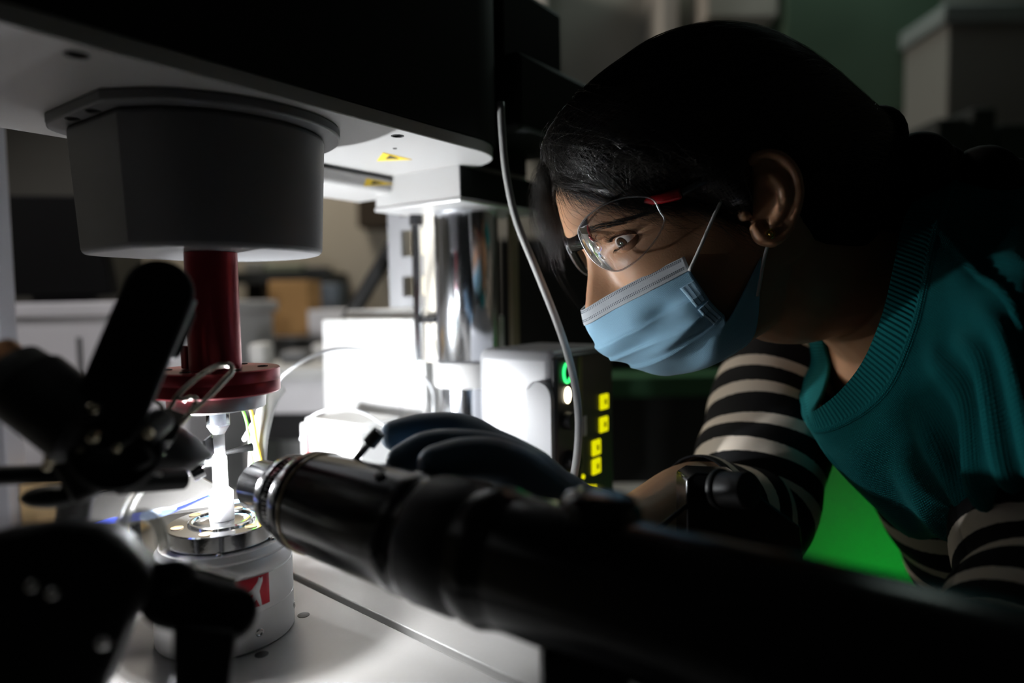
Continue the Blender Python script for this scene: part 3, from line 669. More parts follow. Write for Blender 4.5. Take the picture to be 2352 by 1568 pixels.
mb.build('knurled_head', mat('dark_knurled_metal', (0.26, 0.26, 0.26), 0.4, metal=0.7), lt, smooth=0)
# stand under the lens
pf = L0 + LD * 0.262
pf2 = W(1330, 1500, .318)
MB().wbox(W(1243, 1500, .318)[0], W(1440, 1500, .318)[0], pf2[1] - 0.008, pf2[1] + 0.035, CAM_Z + PZ + 0.0005, (L0 + LD * 0.25)[2] - 0.028).build('stand_post', BLACKM, lt, bevel=0.002)
MB().wbox(W(1243, 1500, .318)[0] - 0.05, W(1440, 1500, .318)[0] + 0.05, pf2[1] - 0.05, pf2[1] + 0.08, CAM_Z + PZ + 0.0005, CAM_Z + PZ + 0.0005 + 0.012).build('stand_foot', BLACKM, lt, bevel=0.002)
# camera body and cable gland on the far side of the tube
cg = thing('bracket_clamp', 'black angled bracket clamp with round knob behind the lens tube', 'clamp', (*W(1680, 1150, .47)[:2], BENCH_Z))
q = [W(1577, 1152, .46), W(1577, 1100, .46), W(1600, 1086, .46), W(1700, 1090, .46), W(1760, 1150, .46), W(1840, 1210, .46), W(1850, 1330, .46), W(1577, 1330, .46)]
MB().slab(q, -0.03).build('clamp_body', BLACKG, cg, bevel=0.0015)
MB().cyl(W(1652, 1122, .452), W(1722, 1126, .432), 0.0118, 28).build('clamp_knob', BLACKM, cg, bevel=0.001)
MB().lathe(W(1650, 1122, .4525), W(1722, 1126, .432) - W(1652, 1122, .452), [(0, 0.0128), (0.001, 0.0134), (0.003, 0.0134), (0.004, 0.0128)], 28).build('knob_collar', BLACKM, cg)
MB().slab([W(1580, 1152, .455), W(1588, 1160, .455), W(1500, 1232, .43), W(1486, 1226, .43)], -0.008).build('clamp_strut', BLACKG, cg, bevel=0.0008)
p = W(1720, 1330, .47)
MB().wbox(p[0] - 0.03, p[0] + 0.02, p[1] - 0.005, p[1] + 0.02, CAM_Z + PZ + 0.0005, p[2] + 0.01).build('clamp_post', BLACKM, cg)

# ------------------------------------------------------------------ dark clamps and lamp at the left foreground
ca = thing('clamp_arm', 'broad round-ended black clamp arm leaning across red shaft', 'clamp arm', W(250, 1000, .35))
def capsule(p, q, hw, thick, n=18):
    p, q = np.array(p), np.array(q); d = (q - p) / np.linalg.norm(q - p); vw = (p + q) / 2 - CAM_C
    s = np.cross(d, vw); s /= np.linalg.norm(s); P = []
    for i in range(n + 1): a = math.pi * i / n; P.append(q + (s * math.cos(a) + d * math.sin(a)) * hw)
    for i in range(n + 1): a = math.pi * i / n; P.append(p - (s * math.cos(a) + d * math.sin(a)) * hw)
    return MB().slab(P, thick)
capsule(W(245, 960, .345), W(366, 668, .36), 0.0170, -0.016).build('arm_bar', BLACKM, ca, bevel=0.002)
capsule(W(395, 800, .375), W(425, 720, .38), 0.0055, -0.010).build('arm_tongue', BLACKM, ca, bevel=0.001)
MB().lathe(W(268, 1030, .372), CAM_C - W(268, 1030, .372), [(0, 0.0215), (0.001, 0.0225), (0.022, 0.0225), (0.024, 0.0205)], 40).build('arm_joint', BLACKM, ca, smooth=30)
MB().tube([W(448, 690, .372), W(400, 800, .366), W(326, 975, .357)], 0.0011, 8).build('bar_lit_edge', SATIN, ca)  # metal line added to paint the bar's lit edge
MB().cyl(W(205, 1010, .352), W(330, 1085, .372), 0.0125, 28).build('joint_sleeve', BLACKM, ca, bevel=0.001)
MB().box(W(238, 1030, .362), (0.024, 0.010, 0.020), [[0.88, 0, 0.47], [0, 1, 0], [-0.47, 0, 0.88]]).build('arm_bracket', BLACKM, ca, bevel=0.004, seg=3)
MB().cyl(W(275, 1110, .372), W(420, 1100, .405), 0.0062, 20).build('joint_pin', BLACKM, ca)
MB().tube([W(322, 1084, .360), W(338, 1060, .362)], 0.0011, 8).build('glint_wire', SATIN, ca)  # bright wires added as painted glints on the joint
MB().tube([W(300, 1096, .362), W(352, 1086, .366), W(372, 1090, .368)], 0.0010, 8).build('glint_wire', SATIN, ca)
MB().cyl(W(330, 1000, .356), W(372, 962, .372), 0.0070, 24).build('joint_knob', BLACKM, ca, bevel=0.001)
MB().cyl(W(-40, 1092, .36), W(215, 1086, .37), 0.0052, 20).build('cross_rod', BLACKM, ca)
for px, py, d, r in ((212, 938, .34, .0032), (214, 1000, .34, .0036), (340, 995, .345, .0026), (110, 1068, .35, .003), (186, 1030, .345, .003), (118, 1050, .345, .0036), (268, 1028, .344, .0022)):
    MB().ball(W(px, py, d), r, 16, 10).build('joint_screw', mat('brass_screw', (0.70, 0.62, 0.46), 0.25, metal=1.0), ca)
MB().ball(W(118, 1140, .37), (0.016, 0.010, 0.006), 16, 10).build('wing_nut', BLACKM, ca)
MB().cyl(W(190, 1070, .366), W(160, 1225, .395), 0.0085, 20).build('lower_rod', BLACKM, ca)
MB().cyl(W(160, 1225, .395), (*W(160, 1225, .395)[:2], CAM_Z + PZ + 0.0005), 0.009, 20).build('stand_rod', BLACKM, ca)

gn = thing('flexible_lamp', 'black tubular lamp with copper end at the left edge', 'lamp', W(60, 900, .35))
g_a, g_b = W(48, 872, .352), W(240, 1018, .350); gdv = (g_b - g_a) / np.linalg.norm(g_b - g_a)
MB().lathe(g_a - gdv * 0.02, gdv, [(0, 0.0105), (0.002, 0.0130), (0.020, 0.0130)], 32).build('copper_end', mat('copper_metal', (0.55, 0.28, 0.14), 0.35, metal=0.9), gn)
MB().lathe(g_a, gdv, [(-0.006, 0.012), (-0.006, 0.0175), (0.004, 0.0185), (0.006, 0.0175)], 32).build('lamp_collar', mat('grey_collar', (0.10, 0.10, 0.10), 0.4), gn)
MB().lathe(g_a, gdv, [(0.004, 0.0160), (0.006, 0.0205), (0.044, 0.0205), (0.048, 0.0160)], 40).build('lamp_barrel', BLACKM, gn)

# lamp head: cone whose far side carries the glowing face that lights the sample
lh = thing('sample_lamp', 'black cone-nosed lamp head lighting the sample rod', 'lamp', W(400, 1045, .43))
h0, h1 = W(338, 1036, .425), W(480, 1043, .455); hd = (h1 - h0) / np.linalg.norm(h1 - h0)
HL = float(np.linalg.norm(h1 - h0))
MB().lathe(h0, hd, [(-0.012, 0.010), (-0.010, 0.0160), (0.0, 0.0180), (HL * 0.45, 0.0165), (HL * 0.72, 0.0110), (HL, 0.0020)], 40).build('lamp_cone', BLACKM, lh)
LP = W(440, 1051, .486)
MB().ball(LP, 0.0050, 24, 14).build('lamp_bulb', emit('sample_lamp_light', (0.94, 0.97, 1.0), LAMP_POWER * 0.40), lh)
FD = np.array([0.25, 0.30, -0.92]); FD /= np.linalg.norm(FD)
MB().lathe(LP + FD * 0.004, FD, [(-0.003, 0.003), (0.0, 0.0066), (0.004, 0.0070)], 28).build('lamp_shell', BLACKM, lh)
MB().lathe(LP + FD * 0.0083, FD, [(0, 0.0064), (0.0004, 0.0063)], 28).build('lamp_face', emit('front_lamp_face_light', (0.94, 0.97, 1.0), LAMP_POWER * 1.25), lh)
MB().tube([LP + np.array([-0.0055, -0.004, -0.001]), (LP + h0) / 2 + np.array([-0.004, 0, 0.002]), h0 + hd * 0.008], 0.003, 10).build('bulb_stem', BLACKM, lh)
MB().cyl(h0 - hd * 0.01, W(285, 1040, .375), 0.008, 20).build('lamp_stem', BLACKM, lh)
MB().cyl(W(466, 1078, .452), W(440, 1092, .448), 0.0045, 20).build('chrome_ferrule', CHROME, lh)
MB().box(LP + np.array([0.0125, 0.002, 0.0075]), (0.0008, 0.013, 0.0068), [[0.96, 0.2, 0.15], [-0.2, 0.98, 0], [-0.15, 0, 0.98]]).build('light_stop_flap', BLACKM, lh)  # added blocker keeping bulb light off the face
# unseen lamp added behind the rod to throw light on the case and face
l2 = thing('added_rear_lamp', 'small black nozzle added out of sight behind the sample rod as extra light', 'lamp', W(432, 1055, .60))
LQ = W(425, 1052, .605)
BD = np.array([0.80, 0.58, 0.20]); BD /= np.linalg.norm(BD)
MB().lathe(LQ, BD, [(-0.040, 0.006), (-0.012, 0.007), (-0.004, 0.0085), (0.0045, 0.0090), (0.0045, 0.0080), (0.0042, 0.002)], 28).build('nozzle', BLACKM, l2)
MB().lathe(LQ + BD * 0.0046, BD, [(0, 0.0079), (0.0004, 0.0078)], 28).build('nozzle_face', emit('lamp_face_light', (0.94, 0.97, 1.0), LAMP_POWER * 1.3), l2)
fl0_ = np.cross([0, 0, 1.0], BD); fl0_ /= np.linalg.norm(fl0_)
MB().box(LQ + BD * 0.013 + np.array([0, 0, -0.0098]), (0.013, 0.016, 0.0006), [BD * np.array([1, 1, 0]) / np.linalg.norm(BD[:2]), fl0_, [0, 0, 1.0]]).build('nozzle_stop_flap', BLACKM, l2)  # added blocker keeping the nozzle's light off the base plate
pq = LQ - BD * 0.034
pe = pq + np.array([-.035, .045, 0])
MB().tube(catmull([pq, pq + np.array([-.018, .016, -.006]), pe + np.array([0, 0, -.05]), np.array([*pe[:2], CAM_Z + PZ + .0005])], 24), 0.005, 12).build('nozzle_stem', BLACKM, l2)
pr = tag(MB().tube(catmull([W(488, 1045, .512), W(520, 1039, .515), (W(550, 1032, .518)), W(580, 1026, .52)], 20), np.linspace(0.0008, 0.0031, 20), 12).build('probe_rod', mat('soot_black', (0.003, 0.003, 0.003), 0.7, spec=0.1), None), 'thin black probe tip crossing behind the sample rod', 'probe')

# binder clip with wire handles
bc = thing('binder_clip', 'black binder clip with silver wire handles before red flange', 'clip', W(400, 980, .40))
WIRE = mat('bright_wire', (0.62, 0.58, 0.50), 0.25, metal=1.0)
wp = [(412, 976, .405), (440, 945, .407), (478, 912, .41), (516, 872, .412), (533, 852, .413), (526, 838, .413), (498, 840, .412), (455, 866, .41), (412, 904, .407), (388, 940, .405)]
MB().tube(catmull([W(*p) for p in wp], 70), 0.0015, 8).build('wire_handle', WIRE, bc, smooth=180)
MB().tube(catmull([W(404, 912, .4065), W(420, 918, .407), (W(440, 912, .4085)), W(450, 920, .409), W(432, 950, .4065)], 30), 0.0013, 8).build('wire_handle', WIRE, bc, smooth=180)
MB().tube(catmull([W(353, 918, .40), W(372, 935, .40), W(374, 970, .40), W(362, 1000, .40)], 24), 0.0012, 8).build('wire_handle', WIRE, bc, smooth=180)
MB().slab([W(384, 935, .412), W(430, 950, .414), W(402, 1010, .40), W(330, 1010, .39), W(340, 960, .395)], -0.012).build('clip_body', BLACKM, bc, bevel=0.001)

# lower left clamp block with knobs
cl = thing('base_clamp', 'big black clamp block with round lobes in the lower left corner', 'clamp', (*W(250, 1450, .30)[:2], BENCH_Z))
MB().slab([W(-60, 1225, .30), W(120, 1205, .30), W(255, 1215, .31), W(330, 1300, .31), W(352, 1375, .31), W(290, 1445, .31), W(215, 1640, .30), W(-60, 1640, .28)], -0.04).build('clamp_block', BLACKM, cl, bevel=0.008, seg=3)
capsule(W(395, 1375, .325), W(530, 1410, .335), 0.0135, -0.020).build('clamp_lobe', BLACKM, cl, bevel=0.004, seg=3)
capsule(W(355, 1330, .325), W(395, 1325, .325), 0.0080, -0.016).build('clamp_lobe', BLACKM, cl, bevel=0.003, seg=3)
MB().slab([W(395, 1440, .315), W(545, 1450, .325), W(520, 1640, .315), W(395, 1640, .31)], -0.02).build('clamp_foot', BLACKM, cl, bevel=0.003)
MB().cyl(W(455, 1550, .325), (*W(455, 1550, .325)[:2], CAM_Z + PZ + 0.0005), 0.012, 20).build('stand_rod', BLACKM, cl)
MB().tube([W(432, 1308, .332), W(480, 1316, .334), W(545, 1336, .336)], 0.0022, 10).build('lobe_lit_edge', SILVER, cl)  # silver line added along the lobe to paint its lit top
for px, py in ((75, 1345), (122, 1362), (235, 1475)):
    MB().ball(W(px, py, .298), 0.0030, 14, 8).build('clamp_screw', SILVER, cl)
# clear tubing loop and blue light painted as a glowing fibre
ct = tag(MB().tube(catmull([W(248, 1300, .37), W(262, 1255, .38), (W(283, 1195, .40)), W(312, 1135, .43), W(360, 1092, .45), W(420, 1076, .46), W(468, 1082, .465)], 60), 0.0038, 14).build('clear_tubing', mat('milky_soft_tubing', (0.80, 0.80, 0.74), 0.25, Alpha=0.62), None, smooth=180), 'clear plastic tubing looping from the lamp to the dark clamp', 'tubing')
ct2 = tag(MB().tube(catmull([W(262, 1275, .36), W(282, 1205, .37), W(325, 1182, .375), W(362, 1200, .375), W(380, 1262, .37)], 50), 0.0036, 14).build('clear_tubing', MATS['milky_soft_tubing'], None, smooth=180), 'short clear tubing hoop just above the black clamp lobes', 'tubing')
fb = thing('blue_lit_edge', 'blue light painted as a glowing fibre left of the polished disc', 'streak', W(194, 1209, .44))
MB().tube(catmull([W(194, 1207, .44), W(250, 1196, .445), W(310, 1188, .45), W(390, 1172, .46), W(476, 1137, .485)], 40), np.concatenate([np.linspace(0.0008, 0.0028, 24), np.linspace(0.0028, 0.0012, 16)]), 12).build('lit_edge_body', emit('blue_edge_glow', (0.13, 0.20, 1.0), 1.1), fb, smooth=180)  # emissive strip painting the blue light on a plate edge
MB().tube(catmull([W(476, 1137, .485), W(500, 1146, .522), W(535, 1152, .535), W(585, 1142, .54)], 30), np.linspace(0.0012, 0.0018, 30), 12).build('lit_edge_tail', emit('light_blue_edge_glow', (0.30, 0.62, 1.0), 1.2), fb, smooth=180)
MB().tube(catmull([W(318, 1188, .4495), W(350, 1181, .453), W(405, 1168, .459)], 16), np.array([.0006, .0016, .0024, .0028, .0030, .0031, .0031, .0031, .0031, .0030, .0029, .0028, .0025, .0020, .0014, .0006]), 12).build('lit_edge_core', emit('pale_blue_edge_glow', (0.50, 0.66, 1.0), 1.5), fb, smooth=180)
# ------------------------------------------------------------------ the woman: head frame x = face forward, y = her left (towards the lens), z = up
psi, pit = math.radians(6.6), math.radians(23)
fl_ = np.array([-math.cos(psi), -math.sin(psi), 0.0]); zz_ = np.array([0, 0, 1.0])
HF = fl_ * math.cos(pit) - zz_ * math.sin(pit); HU = zz_ * math.cos(pit) + fl_ * math.sin(pit); HLf = np.cross(HU, HF)
HO = W(1712, 480, .495) - 0.068 * HLf
def hw(p):
    """head frame to world"""
    p = np.asarray(p, float); return HO + p[..., 0:1] * HF + p[..., 1:2] * HLf + p[..., 2:3] * HU
def hp(px, py, y):
    """point of the head frame's plane at lateral offset y met by a pixel's ray"""
    r = ray(px, py); o = CAM_C - HO; t = (y - o @ HLf) / (r @ HLf); p = o + t * r
    return np.array([p @ HF, y, p @ HU])
person = thing('person', 'woman in teal sweater, face mask and safety glasses leaning towards the sample', 'person', (0.62, 0.66, 0.0))

# --- head surface
zs = np.array([-.104, -.1025, -.099, -.095, -.090, -.083, -.070, -.055, -.040, -.020, 0, .013, .025, .036, .05, .066, .085, .10, .115, .125, .131, .133])
xf = np.array([.035, .052, .064, .072, .079, .084, .090, .097, .0975, .096, .098, .1015, .108, .1125, .1115, .1085, .099, .086, .063, .040, .015, -.01])
xb = np.array([.02, .0, -.012, -.02, -.03, -.045, -.060, -.070, -.078, -.086, -.092, -.095, -.097, -.098, -.098, -.097, -.092, -.084, -.068, -.05, -.03, -.012])
wd = np.array([.010, .022, .032, .040, .046, .050, .055, .060, .0635, .067, .069, .0695, .070, .071, .0725, .073, .071, .066, .053, .038, .018, .001])
NZ, NT = 120, 128
zq = np.concatenate([np.linspace(-.104, .12, NZ - 14), np.linspace(.1215, .1329, 14)])
rows = []
for z in zq:
    f_, b_, w_ = np.interp(z, zs, xf), np.interp(z, zs, xb), np.interp(z, zs, wd)
    xc = 0.35 * f_ + 0.65 * b_ if z > -.05 else 0.45 * f_ + 0.55 * b_
    th = np.linspace(0, 2 * math.pi, NT, endpoint=False); c, s = np.cos(th), np.sin(th)
    pf_ = np.interp(z, [-.12, -.06, .0, .05, .13], [.80, .80, .84, .90, 1.0])
    x = np.where(c > 0, xc + (f_ - xc) * np.abs(c) ** pf_, xc - (xc - b_) * np.abs(c) ** 1.0)
    y = w_ * np.sign(s) * np.abs(s) ** np.where(c > 0, 0.92, 0.95)
    fr = np.clip(c, 0, 1)
    g = lambda yy, y0, sy, z0, sz: np.exp(-((yy - y0) / sy) ** 2 - ((z - z0) / sz) ** 2)
    ay = np.abs(y)
    dx = -0.0085 * g(ay, .032, .0150, .0170, .0100) + 0.0036 * g(ay, .041, .013, .000, .0085) - 0.0040 * g(ay, .016, .008, .014, .012) + 0.0035 * g(ay, .030, .018, .033, .008) \
        + 0.0045 * g(ay, .043, .014, -.016, .014) - 0.004 * g(ay, .045, .015, -.055, .02) + 0.003 * g(y, 0, .02, -.062, .014)
    # nose: ridge from the root to the tip, then the wings
    hn = np.interp(z, [-.048, -.042, -.036, -.030, -.024, -.012, 0, .010, .018, .026], [0, .009, .021, .0275, .0275, .0205, .0125, .0065, .002, 0])
    wn = np.interp(z, [-.045, -.034, -.024, -.010, .010, .025], [.0125, .0125, .0110, .0088, .0070, .008])
    dx = dx + hn * np.exp(-(ay / wn) ** 2.4) + 0.0100 * g(ay, .0130, .0055, -.031, .0075) - 0.0035 * g(ay, .0215, .0040, -.029, .0100)
    x = x + dx * np.where(c > 0, 1, 0)
    rows.append(np.stack([x, y, np.full_like(x, z)], 1))
rows = np.array(rows)
mh = MB(); mh.grid(hw(rows), wrap=True)
mh.add(hw(rows[0]), [tuple(range(NT))]); mh.add(hw(rows[-1]), [tuple(reversed(range(NT)))])
head_me = mh.mesh()
# local copy for measuring
mloc = MB(); mloc.grid(rows, wrap=True); mloc.add(rows[0], [tuple(range(NT))]); mloc.add(rows[-1], [tuple(reversed(range(NT)))])
SKULL = BVHTree.FromPolygons([Vector(v) for v in mloc.v], mloc.f)
def skin_at(y, z):
    h = SKULL.ray_cast(Vector((0.3, y, z)), Vector((-1, 0, 0)))[0]
    return np.array(h) if h is not None else np.array([0.0, y, z])

# --- ears
def ear(side):
    e0 = np.array([-.010, side * .069, .002])
    sag = hp if side > 0 else None
    def P(x, z, o): return np.array([x, side * (.0715 + o), z])
    helix = [P(.004, .004, .000), P(.004, .016, .004), P(-.002, .027, .010), P(-.014, .0315, .015), P(-.026, .0255, .019), P(-.0315, .012, .020), P(-.0305, -.003, .018), P(-.0245, -.016, .013), P(-.015, -.026, .009), P(-.006, -.028, .006), P(.000, -.022, .003), P(.001, -.012, .001)]
    me = MB().tube(hw(catmull(helix, 60)), np.interp(np.linspace(0, 1, 60), [0, .2, .55, .75, .9, 1], [.0028, .0036, .0036, .0042, .0062, .0040]), 12)
    anti = [P(-.010, .018, .008), P(-.019, .013, .014), P(-.0215, .000, .015), P(-.016, -.012, .010), P(-.008, -.017, .006)]
    m2 = MB().tube(hw(catmull(anti, 40)), .0042, 12)
    # shell that joins helix and antihelix to the skull
    ring = catmull_closed([P(.002, .012, .002), P(-.012, .029, .011), P(-.028, .020, .016), P(-.029, -.004, .014), P(-.016, -.024, .007), P(-.001, -.016, .001)], 40)
    inn = [np.array([p[0] * .9 - .002, side * .060, p[2] * .85]) for p in ring]
    m3 = MB(); V = list(hw(ring)) + list(hw(np.array(inn))); n = 40
    m3.add(V, [(i, (i + 1) % n, n + (i + 1) % n, n + i) for i in range(n)] + [tuple(range(n)), tuple(reversed(range(n, 2 * n)))])
    m4 = MB().ball(hw(np.array([.004, side * .071, -.003])), .0052, 14, 10)
    m5 = MB().ball(hw(np.array([-.006, side * .0765, -.026])), (.0072, .0048, .0075), 16, 10, [HF, HLf, HU])
    return [me.mesh(), m2.mesh(), m3.mesh(), m4.mesh(), m5.mesh()]

# --- neck, trunk, arms as one union with the head
def limb(pts, radii, n=24, k=40):
    P = catmull(pts, k); r = np.interp(np.linspace(0, len(radii) - 1, k), range(len(radii)), radii)
    mb = MB().tube(P, r, n); mb.ball(P[0], r[0] * .98, 20, 12); mb.ball(P[-1], r[-1] * .98, 20, 12)
    return mb.mesh()
skull_c = hw(np.array([-.020, 0, -.02]))
neck_pts = [skull_c, hw(np.array([-.040, 0, -.068])), W(1930, 628, .600), W(2060, 700, .615), W(2160, 800, .635)]
NECK = limb(neck_pts, [.055, .056, .057, .068, .10])
chest = W(2275, 1015, .650); belly = W(2375, 1170, .66); hip = W(2620, 1540, .70)
TRUNK = limb([W(2160, 790, .640), chest, belly, hip], [.085, .102, .104, .125])
shoulder_r = W(1905, 735, .775); elbow_r = W(1716, 1165, .635); wrist_r = W(1285, 1165, .452)
shoulder_l = W(2410, 880, .54)
elbow_l = W(2400, 1420, .42)
elbow_r = W(1716, 1195, .635); wrist_r = W(1290, 1190, .455)
ARM_R = limb([W(2080, 760, .71), shoulder_r, (shoulder_r + elbow_r) / 2, elbow_r], [.07, .058, .047, .040])
FORE_R = limb([elbow_r, W(1600, 1150, .575), W(1440, 1228, .51), wrist_r, W(1235, 1140, .437)], [.040, .033, .027, .024, .023])
ARM_L = limb([W(2300, 800, .58), shoulder_l, W(2420, 1100, .50), elbow_l], [.07, .050, .047, .043])
FORE_L = limb([elbow_l, W(2250, 1700, .36), W(1950, 1850, .33)], [.043, .038, .027])
body_parts = [head_me] + ear(1) + ear(-1) + [NECK, TRUNK, ARM_R, FORE_R, ARM_L, FORE_L]
body_me = remesh(body_parts, 0.0019, 3, 0.5)
body = link_mesh('body', body_me, SKIN, person, smooth=180)

# --- eyes with lids, lashes and brows
EYEM = bpy.data.materials.new('eye'); EYEM.use_nodes = True
nt = EYEM.node_tree; bs = nt.nodes['Principled BSDF']; bs.inputs['Roughness'].default_value = 0.06; bs.inputs['Coat Weight'].default_value = 0.6
tc = nt.nodes.new('ShaderNodeTexCoord'); sp = nt.nodes.new('ShaderNodeSeparateXYZ'); ramp = nt.nodes.new('ShaderNodeValToRGB')
nt.links.new(tc.outputs['Object'], sp.inputs[0]); ln = nt.nodes.new('ShaderNodeMath'); ln.operation = 'MULTIPLY_ADD'; ln.inputs[1].default_value = 1 / .0123; ln.inputs[2].default_value = 0
nt.links.new(sp.outputs['X'], ln.inputs[0]); nt.links.new(ln.outputs[0], ramp.inputs[0])
cr = ramp.color_ramp; cr.interpolation = 'LINEAR'
cr.elements[0].position = 0.0; cr.elements[0].color = (0.62, 0.56, 0.52, 1)
cr.elements[1].position = 1.0; cr.elements[1].color = (0.004, 0.004, 0.004, 1)
for p, c in ((.865, (0.66, 0.60, 0.56, 1)), (.885, (0.03, 0.016, 0.010, 1)), (.93, (0.060, 0.030, 0.015, 1)), (.972, (0.035, 0.018, 0.010, 1)), (.978, (0.004, 0.004, 0.004, 1))):
    e = cr.elements.new(p); e.color = c
nt.links.new(ramp.outputs[0], bs.inputs['Base Color'])
LID = mat('eyelid_skin', (0.36, 0.19, 0.11), 0.42, spec=0.4, Subsurface_Weight=0.2, Subsurface_Scale=0.003)
ER = .0123
def eye(side):
    C = np.array([.0752, side * .0315, .0135])
    gaze = np.array([1.0, 0.50, -0.16]); gaze /= np.linalg.norm(gaze)
    o = bpy.data.objects.new('eyeball', None)
    mb = MB(); mb.ball((0, 0, 0), ER, 40, 28); me = mb.mesh()
    o = bpy.data.objects.new('eyeball', me); COL.objects.link(o); me.materials.append(EYEM)
    me.polygons.foreach_set('use_smooth', [True] * len(me.polygons))
    gx = gaze; gy = np.cross([0, 0, 1.0], gx); gy /= np.linalg.norm(gy); gz = np.cross(gx, gy)
    def tow(v): return v[0] * HF + v[1] * HLf + v[2] * HU
    Rm = Matrix([[*map(float, tow(gx))], [*map(float, tow(gy))], [*map(float, tow(gz))]]).transposed()
    o.parent = person
    o.matrix_basis = mtx(person).inverted() @ (Matrix.Translation(Vector(hw(C))) @ Rm.to_4x4())
    out = []
    for upper in (True, False):
        R = []
        for rr in (ER + .0004, ER + .0022):
            for ph in np.linspace(-84, 105, 40):
                k = 1 - ((ph - 20) / 70.0) ** 2
                tilt = 4.0 * (ph / 60.0)
                e0 = (tilt + 21 * max(k, 0) if upper else tilt - 15 * max(k, 0) - 1)
                row = []
                for f_ in np.linspace(0, 1, 12):
                    e = e0 + f_ * (62 if upper else -42)
                    a, b = math.radians(ph * side), math.radians(e)
                    taper = 1.0 if f_ > 0 or rr < ER + .001 else 0.93
                    r = ER + (rr - ER) * taper - (0.0024 * f_ ** 2 if rr > ER + .001 else 0.0010 * f_)
                    row.append(C + r * np.array([math.cos(b) * math.cos(a), math.cos(b) * math.sin(a), math.sin(b)]))
                R.append(row)
        R = np.array(R).reshape(2, 40, 12, 3)
        mb = MB(); mb.grid(hw(R[0])); mb.grid(hw(R[1]))
        mb.grid(hw(np.stack([R[0][:, 0], R[1][:, 0]], 1)))
        mb.build('eyelid', SKIN, person, smooth=180)
        # lashes
        ml = MB()
        for ph in np.linspace(-40, 80, 34 if upper else 20):
            k = 1 - ((ph - 20) / 70.0) ** 2; tilt = 4.0 * ph / 60
            e = tilt + 21 * k if upper else tilt - 15 * k - 1
            a, b = math.radians(ph * side), math.radians(e)
            d = np.array([math.cos(b) * math.cos(a), math.cos(b) * math.sin(a), math.sin(b)])
            p0 = C + d * (ER + .0018); up = np.array([0.3, 0.3 * math.sin(a), 0.75 if upper else -0.7])
            L_ = (.0075 if upper else .004) * (0.7 + 0.3 * random.random())
            p1 = p0 + d * L_ * .55 + up * L_ * .12; p2 = p0 + d * L_ * .85 + up * L_ * .55
            ml.tube(hw(catmull([p0, p1, p2], 6)), np.linspace(.00022, .00005, 6), 4)
        ml.build('eyelashes', HAIR, person, smooth=180)
    # brow
    mbw = MB()
    for i in range(190):
        u = random.random() ** 1.3; yb = .0145 + .040 * u; zb = .0200 + .0125 * math.sin(min(u * 3.2, 1.57)) - .0055 * u * u + random.gauss(0, .0018) * (1.15 - .7 * u)
        p0 = skin_at(side * yb, zb); dn = np.array([0.25, side * (0.40 + u * .8), 0.85 - 1.35 * min(u * 1.5, 1) + random.gauss(0, .15)]); dn /= np.linalg.norm(dn)
        L_ = .0070
        p1 = skin_at(p0[1] + dn[1] * L_ * .5, p0[2] + dn[2] * L_ * .5) + np.array([.0010, 0, 0]); p2 = skin_at(p0[1] + dn[1] * L_, p0[2] + dn[2] * L_) + np.array([.0012, 0, 0])
        mbw.tube(hw(catmull([p0 - np.array([.0003, 0, 0]), p1, p2], 5)), np.linspace(.00020, .00006, 5), 4)
    mbw.build('eyebrow', HAIR, person, smooth=180)
eye(1); eye(-1)
# ear stud
es = MB().ball(hw(np.array([-.004, .0815, -.0225])), .0022, 14, 8); es.tube(hw(np.array([[-.004 + .0030 * math.cos(a), .0815, -.0225 + .0030 * math.sin(a)] for a in np.linspace(0, 2 * math.pi, 20, endpoint=False)])), .0006, 6, closed=True)
tag(es.build('earring', mat('gold', (0.75, 0.52, 0.12), 0.25, metal=1.0), person), 'small gold ear stud')

# --- hair: closed shell that dives under the skin below the hairline, loose strands on it, and a braid
HC = np.array([-.012, 0, .030])
sag = [(-35, .150), (-8, .155), (7, .132), (28, .122), (55, .119), (79, .1165), (108, .1150), (131, .1250), (146, .1365), (158, .1435), (167, .137), (178, .116), (200, .10), (235, .10), (270, .10), (310, .14)]
# angle measured from the back of the head (0) over the crown (90) to the face (180)
def r_sag(al): return np.interp(al % 360, [a % 360 for a, _ in sorted(sag, key=lambda q: q[0] % 360)], [r for _, r in sorted(sag, key=lambda q: q[0] % 360)], period=360)
def r_hair(d):
    al = math.degrees(math.atan2(d[2], -d[0])); cb = math.hypot(d[0], d[2]); sb = abs(d[1])
    w_ = 0.0835
    return 1 / math.sqrt((cb / r_sag(al)) ** 2 + (sb / w_) ** 2)
HLZ = [(0, .077), (20, .065), (40, .043), (55, .028), (68, .020), (80, .000), (91, -.020), (100, .014), (112, .014), (122, -.030), (140, -.060), (180, -.085)]
def hairline(az): return np.interp(abs(az), [a for a, _ in HLZ], [z for _, z in HLZ])
def skin_r(d):
    h = SKULL.ray_cast(Vector(HC), Vector(d)); return h[3] if h[0] is not None else 0.09
def hair_r(d):
    rs = skin_r(d); p = HC + d * rs
    az = math.degrees(math.atan2(abs(p[1]), p[0])) ; s = float(smoothstep(p[2] - hairline(az), -.002, .034))
    return rs - .004 + s * max(r_hair(d) + .004 - rs, .008) + .0035 * float(smoothstep(p[2] - hairline(az), -.001, .006))
def hdir(th, el): return np.array([math.cos(el) * math.cos(th), math.cos(el) * math.sin(th), math.sin(el)])
NTH, NEL = 160, 90
grid = [[HC + hdir(th, el) * hair_r(hdir(th, el)) for th in np.linspace(0, 2 * math.pi, NTH, endpoint=False)] for el in np.linspace(-math.pi / 2 + .02, math.pi / 2 - .02, NEL)]
grid = np.array(grid)
mb = MB(); mb.grid(hw(grid), wrap=True); mb.add(hw(grid[0]), [tuple(range(NTH))]); mb.add(hw(grid[-1]), [tuple(reversed(range(NTH)))])
